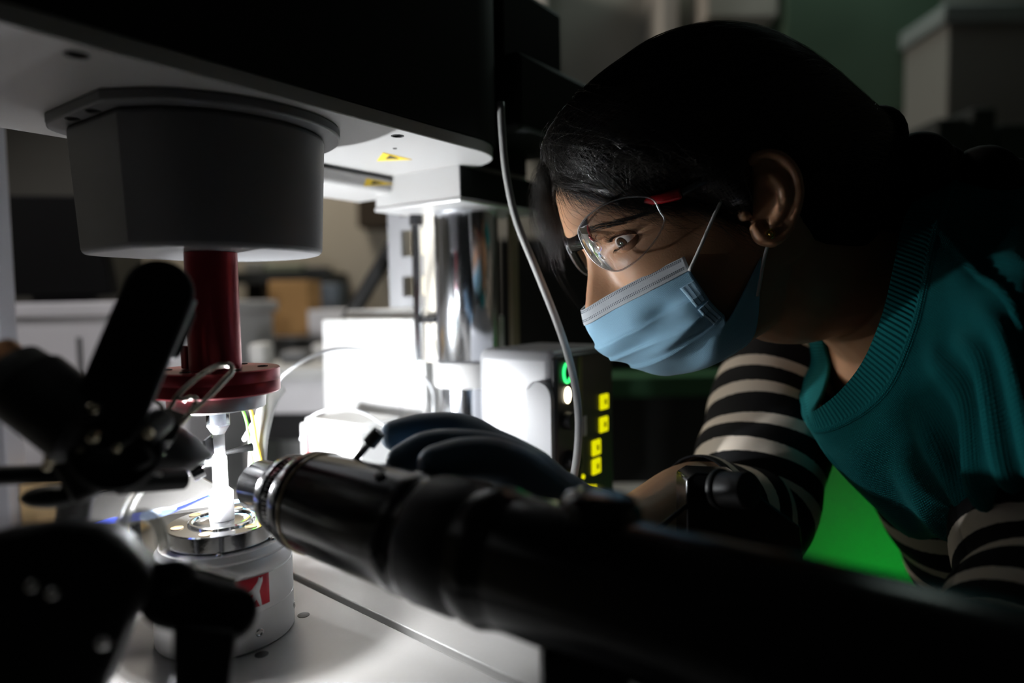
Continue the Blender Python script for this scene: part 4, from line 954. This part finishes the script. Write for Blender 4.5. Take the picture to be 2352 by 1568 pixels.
nape = limb([hw(np.array([-.085, 0, .03])), hw(np.array([-.118, 0, -.010])), W(2040, 470, .590), W(2090, 520, .600)], [.050, .052, .044, .030])
HAIRSHELL = mat('black_hair_mass', (0.005, 0.0047, 0.0045), 0.75, spec=0.08)
hair = mb.build('hair', HAIRSHELL, person, smooth=180)

strands = []
def slerp(a, b, t):
    w = math.acos(max(-1, min(1, float(a @ b)))); 
    return (a * math.sin((1 - t) * w) + b * math.sin(t * w)) / math.sin(w)
back = np.array([-1.0, 0.05, -0.15]); back /= np.linalg.norm(back)
def add_strand(d0, d1, via=None, lift=.001, n=14, messy=.002, t1=1.0, r=.00009):
    P = []; ph = random.uniform(0, 6); 
    for t in np.linspace(0, t1, n):
        d = slerp(d0, d1, t)
        if via is not None:
            d = d + via * math.sin(math.pi * t); d /= np.linalg.norm(d)
        rr = hair_r(d) + lift + messy * math.sin(ph + 5 * t) * t
        P.append(HC + d * rr)
    strands.append((hw(np.array(P)), r))
for i in range(2600):                                   # combed back from the front and the temple to the braid
    az = random.uniform(-110, 110); a = math.radians(az)
    z0 = hairline(az) + random.uniform(.002, .05)
    pr_ = np.array([math.cos(a) * .10, math.sin(a) * .075, z0]) - HC; d0 = pr_ / np.linalg.norm(pr_)
    d1 = back + np.array([0, random.gauss(0, .10), random.gauss(0, .16)]); d1 /= np.linalg.norm(d1)
    add_strand(d0, d1, np.array([0, 0.12 * np.sign(a), .22 + random.gauss(0, .05)]), lift=random.uniform(-.0006, .0016), messy=random.uniform(0, .0022))
for i in range(240):                                    # stray hairs standing off
    az = random.uniform(-60, 110); a = math.radians(az); z0 = hairline(az) + random.uniform(.004, .06)
    pr_ = np.array([math.cos(a) * .10, math.sin(a) * .075, z0]) - HC; d0 = pr_ / np.linalg.norm(pr_)
    d1 = hdir(math.radians(az + random.uniform(-60, 60)), random.uniform(-.3, 1.2))
    if abs(float(d0 @ d1)) > .995: continue
    add_strand(d0, d1, lift=random.uniform(.001, .004), messy=random.uniform(.002, .006), t1=random.uniform(.25, .7), r=.00006)
# loose front locks that fall over the forehead on the far side and sweep across the near temple
for i in range(520):
    u = random.random()
    p0 = hp(1330 + random.uniform(-60, 90), 330 + random.uniform(-40, 60), random.uniform(-.02, .045))
    far = random.random() < .5
    if far:
        y = random.uniform(-.060, -.022)
        a = [hp(1300 + random.uniform(-30, 30), 345 + random.uniform(-40, 30), y * .6), hp(1243 + random.uniform(-22, 30), 420 + random.uniform(-25, 25), y), hp(1232 + random.uniform(-18, 40), 490 + random.uniform(-30, 30), y * 1.1), hp(1258 + random.uniform(-20, 42), 560 + random.uniform(-50, 70), y * 1.15)]
    else:
        y = random.uniform(.004, .058)
        s = (y - .004) / .054
        q = lambda px, py, yy: hp(px + random.uniform(-10, 10), py + random.uniform(-10, 10), yy)
        zt = .102 - .03 * s
        b0 = skin_at(y * .7, zt + random.uniform(-.004, .012)) + np.array([.010, 0, 0])
        b1 = skin_at(min(y * 1.0 + .004, .062), zt - .016 + random.uniform(-.004, .004)) + np.array([.0055, 0, 0])
        b2 = skin_at(min(y * 1.05 + .014, .066), zt - .026 - .004 * s + random.uniform(-.004, .003)) + np.array([.003, .001, 0])
        b3 = np.array([b2[0] - .018 - random.uniform(0, .012), min(b2[1] + .010, .073), b2[2] - .004 + random.uniform(-.004, .008)])
        a = [b0, b1, b2, b3]
    strands.append((hw(catmull(a, 12)), .00009 if not far else .00008))
for i in range(900):                                    # dark tuft hanging beside the forehead on the far side
    y = random.uniform(-.058, -.012); s = random.random(); w0 = random.gauss(0, 7)
    a = [hp(1330 + random.uniform(-40, 40), 300 + random.uniform(-40, 40), y * .5), hp(1262 + w0 + random.uniform(-14, 22), 380 + random.uniform(-15, 15), y * .8), hp(1244 + w0 + 26 * s, 450 + random.uniform(-15, 15), y), hp(1250 + w0 + 30 * s, 510 + random.uniform(-25, 25), y * 1.1), hp(1266 + w0 + 26 * s, 560 + random.uniform(-70, 40), y * 1.15)]
    strands.append((hw(catmull(a, 12)), .00011))
for i in range(1100):                                   # fine loose hairs that soften the hairline over forehead and temple
    s = random.random(); az = -25 + 108 * s + random.gauss(0, 6); a = math.radians(az)
    def sk(az_, dz, off):
        a_ = math.radians(az_); z_ = hairline(az_) + dz
        d_ = np.array([math.cos(a_) * .10, math.sin(a_) * .075, z_]) - HC; d_ = d_ / np.linalg.norm(d_)
        return HC + d_ * (max(skin_r(d_) + .0006, hair_r(d_)) + off)
    sw = random.uniform(12, 34); dp = random.expovariate(1 / .0065)
    P = [sk(az, random.uniform(.012, .04), .0012), sk(az + sw * .3, .006, .0018), sk(az + sw * .65, -dp * .8, .0012 + random.uniform(0, .002)), sk(az + sw, -dp + random.uniform(0, .004), .0008 + random.uniform(0, .003))]
    strands.append((hw(catmull(P, 12)), random.choice((.00007, .00010, .00012))))
for i in range(420):                                    # wavy shiny hairs over the front of the head
    az = random.uniform(-40, 75); a = math.radians(az); el = random.uniform(.35, 1.0)
    d0 = hdir(a, el); d1 = hdir(a + random.uniform(-.5, .9), el - random.uniform(.15, .55))
    if abs(float(d0 @ d1)) > .9995: continue
    add_strand(d0, d1, lift=random.uniform(.0008, .0035), messy=random.uniform(.0008, .003), r=.00010)
for i in range(7):                                      # single long stray hairs near the pale cable
    y = random.uniform(-.05, -.03)
    a = [hp(1236, 500, y), hp(1250 + 6 * i, 570 + random.uniform(-10, 20), y), hp(1275 + 4 * i, 640 + random.uniform(-10, 20), y), hp(1325 + 3 * i, 705 + random.uniform(-10, 20), y)]
    strands.append((hw(catmull(a, 16)), .00007))
def add_hair_object(name, strands, m, parent):
    hc = bpy.data.hair_curves.new(name)
    hc.add_curves([len(p) for p, _ in strands])
    inv = mtx(parent).inverted(); pos = np.vstack([p for p, _ in strands])
    im = np.array(inv); pos = pos @ im[:3, :3].T + im[:3, 3]
    hc.position_data.foreach_set('vector', pos.astype(np.float32).ravel())
    rad = np.concatenate([np.linspace(r, r * .45, len(p)) for p, r in strands]).astype(np.float32)
    at = hc.attributes.get('radius') or hc.attributes.new('radius', 'FLOAT', 'POINT')
    at.data.foreach_set('value', rad)
    hc.materials.append(m)
    o = bpy.data.objects.new(name, hc); COL.objects.link(o); o.parent = parent
    return o
hs = add_hair_object('hair_strands', strands, mat('hair_strand', (0.018, 0.015, 0.012), 0.30, spec=0.65), person)
tag(hs, kind='stuff')
# braid: overlapping lobes from the nape along the back
mb = MB()
bpath = catmull([hw(hp(1935, 320, 0)), W(2035, 366, .560), W(2165, 398, .560), W(2330, 430, .565), W(2520, 480, .58), W(2720, 560, .60)], 61)
for k in range(9):
    p = bpath[6 + k * 6]; q = bpath[min(6 + k * 6 + 3, 60)]; d = (q - p) / np.linalg.norm(q - p); s = 1 if k % 2 else -1
    ax0 = d + np.array([0, s * .35, 0.10 * s]); ax0 /= np.linalg.norm(ax0); _, uu, vv = basis(ax0)
    mb.ball(p + np.array([0, s * .008, 0]), (.027, .024, .026 if k else .034), 22, 14, [ax0, uu, vv])
mb.tube(bpath, .018, 14)
link_mesh('nape_hair', nape, HAIRSHELL, person, smooth=180)
mb.build('braid', HAIRSHELL, person, smooth=180)

# --- safety glasses
def lens_x(y): return 0.1205 - 11.5 * y * y
def onlens(px, py):
    lo, hi = .002, .072
    fn = lambda y: hp(px, py, y)[0] - lens_x(y)
    ys = np.linspace(lo, hi, 71); vs = [fn(y) for y in ys]
    for i in range(70):
        if vs[i] * vs[i + 1] <= 0:
            y = ys[i] + (ys[i + 1] - ys[i]) * vs[i] / (vs[i] - vs[i + 1]); return hp(px, py, y)
    y = ys[int(np.argmin(np.abs(vs)))]; return np.array([lens_x(y), y, hp(px, py, y)[2]])
outl = [(1329, 538), (1336, 512), (1362, 486), (1400, 464), (1445, 452), (1495, 455), (1548, 472), (1535, 506), (1505, 552), (1470, 592), (1436, 616), (1412, 622), (1380, 612), (1352, 585)]
ol = np.array([onlens(*p) for p in outl])
loop = catmull_closed(ol, 84)
for p in loop: p[0] = lens_x(p[1])
CLEARL = clear('clear_safety_lens', (0.97, 0.98, 1.0), 1.5, 0.03, 3.0)
RIM = clear('clear_lens_edge', (0.97, 0.95, 0.95), 1.6, 0.30, 3.0)

def hbuild(mb, name, m, parent, **k): return mb.build(name, m, parent, **k)
glasses = MB()
for side in (1, -1):
    lp = loop * np.array([1, side, 1]); cc = lp.mean(0); cc[0] = lens_x(cc[1])
    R = []
    for s_ in np.linspace(0.02, 1, 14):
        q = cc + (lp - cc) * s_; q[:, 0] = lens_x(q[:, 1]) + .0045 * (1 - s_ ** 2); R.append(hw(q))
    R = np.array(R)
    glasses.grid(R, wrap=True) if False else None
    if side == 1: gl_obj = None
    m_ = MB(); m_.grid(np.concatenate([R, R[:, :1]], 1))
    if side == 1:
        sg = m_.build('safety_glasses', CLEARL, person, smooth=180); tag(sg, 'clear wraparound safety lens')
    else:
        m_.build('far_lens', CLEARL, sg, smooth=180)
    MB().tube(hw(lp), .00065, 8, closed=True).build('lens_rim', RIM, sg, smooth=180)
br = [onlens(1331, 530), onlens(1345, 570)]
for p in br: p[0] = lens_x(p[1])
V = [[b * np.array([1, f, 1]) + np.array([.0012 * (1 - f * f), 0, 0]) for f in np.linspace(-1, 1, 12)] for b in br]
MB().grid(hw(np.array(V))).build('nose_bridge', CLEARL, sg, smooth=180, solid=.0008)
for side in (1, -1):
    sd = np.array([1, side, 1])
    rp = np.array([hp(1456, 466, .046), hp(1490, 459, .057), hp(1530, 452, .066), hp(1570, 441, .072)]) * sd
    rp[:, 0] += .002
    P = hw(catmull(rp, 20)); mb = MB(); mb.tube(P, np.interp(np.linspace(0, 1, 20), [0, .3, 1], [.0007, .0034, .0042]), 10)
    tag(mb.build('temple_hinge', mat('clear_red_plastic', (0.35, 0.01, 0.015), 0.18, spec=0.6), sg, smooth=180), 'red temple hinge')
    rp = np.array([hp(1565, 443, .0725), hp(1605, 420, .0755), hp(1645, 404, .0765), hp(1700, 382, .077), hp(1770, 400, .074)]) * sd
    tag(MB().tube(hw(catmull(rp, 24)), .0026, 10).build('temple_arm', mat('dark_grey_temple', (0.045, 0.048, 0.050), 0.35), sg, smooth=180), 'dark temple arm')

# --- pleated face mask
mrows = [
 [(1337, 712, 0), (1405, 673, .022), (1485, 632, .042), (1572, 589, .058)],
 [(1347, 752, 0), (1420, 713, .026), (1500, 672, .047), (1588, 625, .0615)],
 [(1372, 795, 0), (1450, 758, .031), (1535, 710, .053), (1612, 662, .0645)],
 [(1410, 822, 0), (1490, 790, .033), (1572, 745, .053), (1635, 695, .0645)],
 [(1465, 843, 0), (1535, 815, .030), (1605, 772, .050), (1662, 722, .0625)],
 [(1548, 859, 0), (1584, 856, .015), (1640, 815, .040), (1676, 730, .0615)],
 [(1640, 824, 0), (1690, 806, .030), (1737, 760, .050), (1748, 590, .0640)]]
MG = []
for r_ in mrows:
    near = [hp(*p) for p in r_]; far = [p * np.array([1, -1, 1]) for p in near[:0:-1]]
    MG.append(catmull(far + near, 85))
MG = np.array(MG)                                   # rows x 85
NV = 97
full = np.stack([catmull(MG[:, j], NV) for j in range(85)], 1)
nrm = np.cross(np.gradient(full, axis=1), np.gradient(full, axis=0)); nrm /= np.linalg.norm(nrm, axis=2, keepdims=True)
if (nrm[40, 42] @ np.array([1, 0, 0])) < 0: nrm = -nrm
vv_ = np.linspace(0, 6, NV)[:, None]; uu_ = np.linspace(-1, 1, 85)[None, :]
pleat = np.zeros((NV, 85))
for v0, a in ((2.0, .0022), (2.9, .0026), (3.8, .0022)):
    t = vv_ - v0 - .25 * np.abs(uu_)
    pleat += a * np.where(t > 0, np.exp(-t / .45), np.exp(t / .06)) * (1 - np.abs(uu_) ** 6)
# diagonal drape from the side hem to the mouth, and the dent below the nose strip
pleat += .0030 * np.exp(-((vv_ - 3.35 + .9 * (np.abs(uu_) - .5)) / .30) ** 2) * np.exp(-((np.abs(uu_) - .62) / .28) ** 2)
pleat -= .0042 * np.exp(-((vv_ - 1.9) / .55) ** 2) * np.exp(-((np.abs(uu_) - .62) / .16) ** 2)
pleat += .0012 * np.sin(vv_ * 3.1 + np.abs(uu_) * 7) * smoothstep(vv_, 1, 2.2) * (1 - uu_ ** 4)
full = full + nrm * pleat[..., None]
def weave(name, color, dots=False):
    m = bpy.data.materials.new(name); m.use_nodes = True; nt = m.node_tree; b = nt.nodes['Principled BSDF']
    b.inputs['Base Color'].default_value = (*color, 1); b.inputs['Roughness'].default_value = 0.75; b.inputs['Sheen Weight'].default_value = 0.15
    tr = nt.nodes.new('ShaderNodeBsdfTranslucent'); tr.inputs['Color'].default_value = (*color, 1)
    mx = nt.nodes.new('ShaderNodeMixShader'); mx.inputs[0].default_value = 0.22
    out = nt.nodes['Material Output']
    nt.links.new(b.outputs[0], mx.inputs[1]); nt.links.new(tr.outputs[0], mx.inputs[2]); nt.links.new(mx.outputs[0], out.inputs[0])
    uv = nt.nodes.new('ShaderNodeUVMap'); mp = nt.nodes.new('ShaderNodeMapping'); mp.inputs['Scale'].default_value = (190, 120, 1)
    vo = nt.nodes.new('ShaderNodeTexVoronoi'); vo.inputs['Scale'].default_value = 1.0; vo.inputs['Randomness'].default_value = 0.15
    nt.links.new(uv.outputs[0], mp.inputs[0]); nt.links.new(mp.outputs[0], vo.inputs['Vector'])
    bp = nt.nodes.new('ShaderNodeBump'); bp.inputs['Strength'].default_value = 0.35; bp.inputs['Distance'].default_value = 0.0006
    nt.links.new(vo.outputs['Distance'], bp.inputs['Height']); nt.links.new(bp.outputs[0], b.inputs['Normal'])
    return m
MASKM = weave('pale_blue_mask_fabric', (0.37, 0.66, 0.86))
mk = MB().grid(hw(full), uv=True).build('face_mask', MASKM, person, smooth=180, solid=.0007)
tag(mk, 'pale blue pleated face mask')
# nose strip: whiter double layer along the top edge, with rows of pressed dots
BAND = weave('white_mask_band', (0.62, 0.66, 0.70))
i1 = int(NV * 0.90 / 6)
stripg = full[:i1 + 1] + nrm[:i1 + 1] * .0009
MB().grid(hw(stripg), uv=True).build('nose_band', BAND, mk, smooth=180, solid=.0006)
dots = MB()
for k, fv in enumerate((.10, .20, .66, .76)):
    for u in np.linspace(0.02, .98, 120):
        uc = u * 84
        if k in (0, 2) and abs(u - .5) < .30: pass
        i = fv * i1; i0 = int(i); j0 = min(int(uc), 83); f1, f2 = i - i0, uc - j0
        p = (stripg[i0, j0] * (1 - f1) + stripg[i0 + 1, j0] * f1) * (1 - f2) + (stripg[i0, j0 + 1] * (1 - f1) + stripg[i0 + 1, j0 + 1] * f1) * f2
        nn = nrm[i0, j0]; t1 = full[i0, j0 + 1] - full[i0, j0]; t1 = t1 / np.linalg.norm(t1); t2 = np.cross(nn, t1)
        tow = lambda v: v[0] * HF + v[1] * HLf + v[2] * HU
        dots.box(hw(p + nn * .00038), (.00026, .00036, .00010), [tow(t1), tow(t2), tow(nn)])
tag(dots.build('pressed_dots', mat('blue_grey_dots', (0.06, 0.09, 0.13), 0.7), mk, smooth=0), kind='stuff')
# welded side hem, in two tabs, on both sides
for side in (1, -1):
    jr = (78, 85) if side == 1 else (0, 7)
    for v0, v1 in ((1.45, 2.65), (2.78, 4.05)):
        a0, a1 = int(v0 / 6 * (NV - 1)), int(v1 / 6 * (NV - 1))
        sub = full[a0:a1 + 1, jr[0]:jr[1]] + nrm[a0:a1 + 1, jr[0]:jr[1]] * .0008
        MB().grid(hw(sub), uv=True).build('side_hem', weave('hem_fabric', (0.42, 0.66, 0.82)), mk, smooth=180, solid=.0007)
        hd_ = MB()
        for fa in np.linspace(.06, .94, 14):
            for fb_ in (.2, .5, .8):
                i = fa * (sub.shape[0] - 1); j = fb_ * (sub.shape[1] - 1); i0, j0 = int(i), int(j)
                f1, f2 = i - i0, j - j0
                p = (sub[i0, j0] * (1 - f1) + sub[min(i0 + 1, sub.shape[0] - 1), j0] * f1) * (1 - f2) + (sub[i0, j0 + 1] * (1 - f1) + sub[min(i0 + 1, sub.shape[0] - 1), j0 + 1] * f1) * f2
                nn = nrm[a0 + i0, jr[0] + j0]; t1 = sub[i0, j0 + 1] - sub[i0, j0]; t1 = t1 / np.linalg.norm(t1); t2 = np.cross(nn, t1)
                hd_.box(hw(p + nn * .00042), (.00036, .00040, .00010), [tow(t1), tow(t2), tow(nn)])
        tag(hd_.build('hem_dots', mat('hem_dot_blue', (0.05, 0.13, 0.22), 0.7), mk, smooth=0), kind='stuff')
LOOPM = mat('white_elastic', (0.62, 0.62, 0.60), 0.7)
for side in (1, -1):
    sd = np.array([1, side, 1])
    up = np.array([hp(1583, 622, .0630), hp(1605, 575, .0665), hp(1630, 518, .0690), hp(1655, 465, .0705), hp(1695, 395, .0715), hp(1745, 362, .072), hp(1800, 395, .073)]) * sd
    MB().tube(hw(catmull(up, 40)), .0013, 8).build('ear_loop', LOOPM, mk, smooth=180)
    dn = np.array([hp(1815, 470, .074), hp(1795, 530, .0725), hp(1768, 556, .071), hp(1756, 590, .0680), hp(1747, 640, .0655), hp(1740, 680, .0625)]) * sd
    MB().tube(hw(catmull(dn, 40)), .0013, 8).build('ear_loop', LOOPM, mk, smooth=180)

# --- knitted sweater, open V neck
L = [
 [(1868,945,.575),(1925,905,.545),(1985,830,.520),(2030,720,.505),(2055,610,.505),(2075,510,.520),(2110,450,.56),(2120,440,.60),(2080,470,.65),(2000,580,.67),(1930,690,.67),(1893,765,.660),(1905,840,.645),(1890,905,.610)],
 [(1878,985,.570),(1965,955,.530),(2045,885,.500),(2100,760,.485),(2130,640,.485),(2150,530,.500),(2190,420,.55),(2220,405,.61),(2190,430,.67),(2050,560,.73),(1910,690,.73),(1832,765,.705),(1832,850,.68),(1850,925,.630)],
 [(1895,1030,.570),(2000,1020,.525),(2100,960,.485),(2170,820,.465),(2215,690,.455),(2250,590,.470),(2290,440,.54),(2330,400,.62),(2300,420,.70),(2150,560,.78),(1950,690,.79),(1796,765,.755),(1806,850,.72),(1842,940,.66)],
 [(1960,1100,.575),(2050,1110,.530),(2150,1060,.480),(2235,900,.445),(2310,760,.425),(2370,640,.430),(2400,470,.53),(2440,420,.63),(2420,430,.72),(2300,560,.82),(2050,720,.82),(1880,800,.79),(1860,900,.75),(1890,1010,.660)],
 [(2070,1215,.590),(2130,1215,.550),(2205,1180,.490),(2268,1085,.440),(2370,1040,.410),(2450,880,.420),(2470,660,.52),(2500,570,.63),(2480,600,.73),(2390,720,.81),(2190,870,.83),(2000,950,.81),(1960,1040,.76),(1990,1120,.680)],
 [(2095,1232,.600),(2172,1222,.560),(2268,1262,.500),(2282,1130,.445),(2390,1095,.415),(2490,980,.42),(2540,830,.52),(2570,770,.64),(2550,790,.74),(2450,860,.80),(2280,960,.83),(2080,1030,.81),(2030,1100,.76),(2050,1170,.690)]]
LW = np.array([[W(*p) for p in r_] for r_ in L])
NU = 224
ringz = np.array([catmull_closed(r_, NU) for r_ in LW])
NR = 120
sw_ = np.stack([catmull(ringz[:, j], NR) for j in range(NU)], 1)
nn_ = np.cross(np.roll(sw_, -1, 1) - np.roll(sw_, 1, 1), np.gradient(sw_, axis=0)); nn_ /= np.linalg.norm(nn_, axis=2, keepdims=True)
cmid = LW[3].mean(0)
if ((sw_[60] - cmid) * nn_[60]).sum() < 0: nn_ = -nn_
ug = np.linspace(0, 14, NU, endpoint=False)[None, :]; vg = np.linspace(0, 5, NR)[:, None]
fold = np.zeros((NR, NU))
for u0, sl, a, s_, va, vb in ((2.15, .10, .0075, .16, 1.6, 2.8), (2.85, -.02, .0090, .17, 1.3, 2.4), (3.40, .05, .0080, .15, 1.8, 2.8), (3.95, .06, .0070, .18, 2.2, 3.2), (1.3, .10, .004, .2, 2.4, 3.4), (5.05, 0.0, .0030, .10, 1.2, 1.6)):
    fold += a * np.exp(-((ug - u0 - sl * (vg - 3)) / s_) ** 2) * smoothstep(vg, va, vb)
fold += .0016 * np.sin(ug * 3.7 + vg * 2.3) * smoothstep(vg, 1.2, 2.0)
fold += .0022 * np.exp(-((vg - 1.02) / .07) ** 2)
fold += .0035 * np.exp(-((ug - 5.0 + .32 * (vg - 1)) / .07) ** 2) * smoothstep(vg, .95, 1.15) * (1 - smoothstep(vg, 3.0, 3.4))
sw_ = sw_ + nn_ * fold[..., None]
KN = bpy.data.materials.new('teal_knit'); KN.use_nodes = True
nt = KN.node_tree; b = nt.nodes['Principled BSDF']; b.inputs['Roughness'].default_value = 0.9; b.inputs['Sheen Weight'].default_value = 0.25; b.inputs['Sheen Tint'].default_value = (0.1, 0.5, 0.5, 1)
b.inputs['Specular IOR Level'].default_value = 0.1
uv = nt.nodes.new('ShaderNodeUVMap'); sx = nt.nodes.new('ShaderNodeSeparateXYZ'); nt.links.new(uv.outputs[0], sx.inputs[0])
def mth(op, a, b_=None, c_=None):
    n_ = nt.nodes.new('ShaderNodeMath'); n_.operation = op
    for i_, x_ in enumerate((a, b_, c_)):
        if x_ is None: continue
        if isinstance(x_, (int, float)): n_.inputs[i_].default_value = x_
        else: nt.links.new(x_, n_.inputs[i_])
    return n_.outputs[0]
rib = mth('SINE', mth('MULTIPLY', sx.outputs[0], 2 * math.pi * 150))
kx = mth('ABSOLUTE', mth('SINE', mth('MULTIPLY', sx.outputs[0], math.pi * 330)))
ky = mth('SINE', mth('ADD', mth('MULTIPLY', sx.outputs[1], 2 * math.pi * 130), mth('MULTIPLY', kx, 2.2)))
incol = mth('LESS_THAN', sx.outputs[1], 0.195)
hgt = nt.nodes.new('ShaderNodeMix'); nt.links.new(incol, hgt.inputs['Factor'])
nt.links.new(mth('ADD', mth('MULTIPLY', ky, 0.5), mth('MULTIPLY', kx, 0.6)), hgt.inputs['A']); nt.links.new(rib, hgt.inputs['B'])
bp = nt.nodes.new('ShaderNodeBump'); bp.inputs['Strength'].default_value = 0.75; bp.inputs['Distance'].default_value = 0.0011
nt.links.new(hgt.outputs['Result'], bp.inputs['Height']); nt.links.new(bp.outputs[0], b.inputs['Normal'])
tc = nt.nodes.new('ShaderNodeTexCoord'); nz = nt.nodes.new('ShaderNodeTexNoise'); nz.inputs['Scale'].default_value = 900; nt.links.new(tc.outputs['Object'], nz.inputs[0])
mxc = nt.nodes.new('ShaderNodeMix'); mxc.data_type = 'RGBA'; mxc.inputs['A'].default_value = (0.002, 0.074, 0.078, 1); mxc.inputs['B'].default_value = (0.004, 0.135, 0.138, 1)
nt.links.new(nz.outputs['Fac'], mxc.inputs['Factor']); nt.links.new(mxc.outputs['Result'], b.inputs['Base Color'])
g = MB(); cl_ = np.concatenate([sw_, sw_[:, :1]], 1); g.grid(cl_, uv=True)
swo = g.build('sweater', KN, person, smooth=180, solid=.004)
tag(swo, 'teal knitted sweater with ribbed V neck')

# --- striped shirt: trunk and both sleeves
ST = bpy.data.materials.new('black_cream_stripes'); ST.use_nodes = True
nt = ST.node_tree; b = nt.nodes['Principled BSDF']; b.inputs['Roughness'].default_value = 0.85; b.inputs['Specular IOR Level'].default_value = 0.15
uv = nt.nodes.new('ShaderNodeUVMap'); sx = nt.nodes.new('ShaderNodeSeparateXYZ'); nt.links.new(uv.outputs[0], sx.inputs[0])
tc = nt.nodes.new('ShaderNodeTexCoord'); nz = nt.nodes.new('ShaderNodeTexNoise'); nz.inputs['Scale'].default_value = 260; nt.links.new(tc.outputs['Object'], nz.inputs[0])
fr_ = mth('FRACT', mth('ADD', sx.outputs[1], mth('MULTIPLY', nz.outputs['Fac'], 0.05)))
st_ = mth('LESS_THAN', fr_, 0.36)
mxc = nt.nodes.new('ShaderNodeMix'); mxc.data_type = 'RGBA'; mxc.inputs['A'].default_value = (0.009, 0.009, 0.010, 1); mxc.inputs['B'].default_value = (0.66, 0.58, 0.49, 1)
nt.links.new(st_, mxc.inputs['Factor']); nt.links.new(mxc.outputs['Result'], b.inputs['Base Color'])
bp = nt.nodes.new('ShaderNodeBump'); bp.inputs['Strength'].default_value = 0.3; bp.inputs['Distance'].default_value = 0.0008
nt.links.new(nz.outputs['Fac'], bp.inputs['Height']); nt.links.new(bp.outputs[0], b.inputs['Normal'])
def sleeve(name, pts, radii, phase=0.0, period=.033, k=90, n=48, wr=.0035, seed=0, shear=0.0):
    P = catmull(pts, k); r = np.interp(np.linspace(0, len(radii) - 1, k), range(len(radii)), radii)
    seg = np.concatenate([[0], np.cumsum(np.linalg.norm(np.diff(P, axis=0), axis=1))])
    mb = MB(); rows_ = []; u = None
    for i in range(k):
        d = P[min(i + 1, k - 1)] - P[max(i - 1, 0)]; d /= np.linalg.norm(d)
        if u is None: u = basis(d)[1]
        u = u - d * (u @ d); u /= np.linalg.norm(u); w = np.cross(d, u); row = []
        for j in range(n + 1):
            t = 2 * math.pi * j / n
            rr = r[i] + wr * (math.sin(seg[i] * 95 + 2.0 * math.cos(t + seed) + seed) * .5 + .5 * math.sin(seg[i] * 47 + 3 * math.sin(t + seed * 2)))
            row.append(P[i] + (u * math.cos(t) + w * math.sin(t)) * rr)
        rows_.append(row)
    mb.grid(np.array(rows_))
    for i in range(k):
        for j in range(n + 1): mb.uv[i * (n + 1) + j] = (j / n, seg[i] / period + phase + shear * math.cos(2 * math.pi * j / n))
    me = bpy.data.meshes.new(name); me.from_pydata(mb.v, [], mb.f)
    l = me.uv_layers.new(name='UVMap')
    for lp_ in me.loops: l.data[lp_.index].uv = mb.uv[lp_.vertex_index]
    return link_mesh(name, me, ST, person, smooth=180, solid=.0016)
sleeve('striped_sleeve', [W(1960, 690, .77), W(1890, 745, .765), W(1800, 850, .730), W(1765, 960, .700), W(1745, 1085, .665), W(1722, 1190, .632), W(1655, 1172, .598), W(1592, 1146, .568)], [.075, .068, .062, .061, .060, .054, .045, .0365], phase=.15, seed=1)
sleeve('striped_sleeve', [W(2330, 800, .58), W(2430, 900, .54), W(2430, 1080, .505), W(2400, 1260, .46), W(2400, 1430, .42), W(2250, 1700, .36)], [.060, .058, .055, .055, .052, .045], phase=.5, seed=3)
sleeve('shirt_body', [W(2150, 800, .645), W(2238, 1010, .652), W(2328, 1150, .660), W(2450, 1330, .675), W(2620, 1540, .70)], [.085, .109, .114, .122, .130], phase=.3, seed=5, k=110, n=64, wr=.003)
HIPW = W(2620, 1540, .70)
sleeve('trousers', [HIPW, HIPW + np.array([.08, .03, -.14]), HIPW + np.array([.10, .12, -.40]), np.array([HIPW[0] + .10, HIPW[1] + .14, 0.02])], [.134, .125, .085, .065], wr=.002).data.materials[0] = mat('dark_trousers', (0.015, 0.016, 0.02), 0.8)

# --- nitrile glove: palm and five fingers closed round the tube
GL = mat('dark_blue_nitrile', (0.055, 0.120, 0.190), 0.5, spec=0.5, bump=0.25, bscale=160, Sheen_Weight=0.35)
fingers = []
def finger(pts, radii): fingers.append(limb([W(*p) for p in pts], radii, 20, 30))
wr_ = (1266, 1166, .442)
finger([wr_, (1200, 1098, .440), (1120, 1030, .452), (1060, 990, .462), (975, 987, .462), (908, 1000, .457)], [.0245, .0225, .0150, .0120, .0115, .0106])     # middle
finger([wr_, (1200, 1100, .432), (1150, 1052, .434), (1070, 1028, .430), (985, 1030, .428), (924, 1060, .425)], [.0245, .0220, .0145, .0118, .0114, .0106])    # index
finger([wr_, (1222, 1120, .428), (1150, 1066, .414), (1070, 1054, .406), (1003, 1066, .400)], [.0245, .0200, .0150, .0132, .0118])                               # thumb
finger([wr_, (1200, 1105, .452), (1130, 1048, .470), (1050, 1040, .480), (985, 1085, .470), (968, 1140, .452)], [.0240, .0215, .0145, .0112, .0106, .0098])   # ring
finger([wr_, (1215, 1120, .458), (1165, 1080, .478), (1105, 1090, .484), (1060, 1135, .470), (1045, 1180, .450)], [.0240, .0200, .0135, .0100, .0094, .0086])  # little
fingers.append(limb([W(*wr_), W(1320, 1200, .466), W(1370, 1215, .485)], [.0262, .0275, .0290]))
gl_me = remesh(fingers, 0.0012, 4, 0.5)
tag(link_mesh('glove', gl_me, GL, person, smooth=180), 'dark blue nitrile glove')
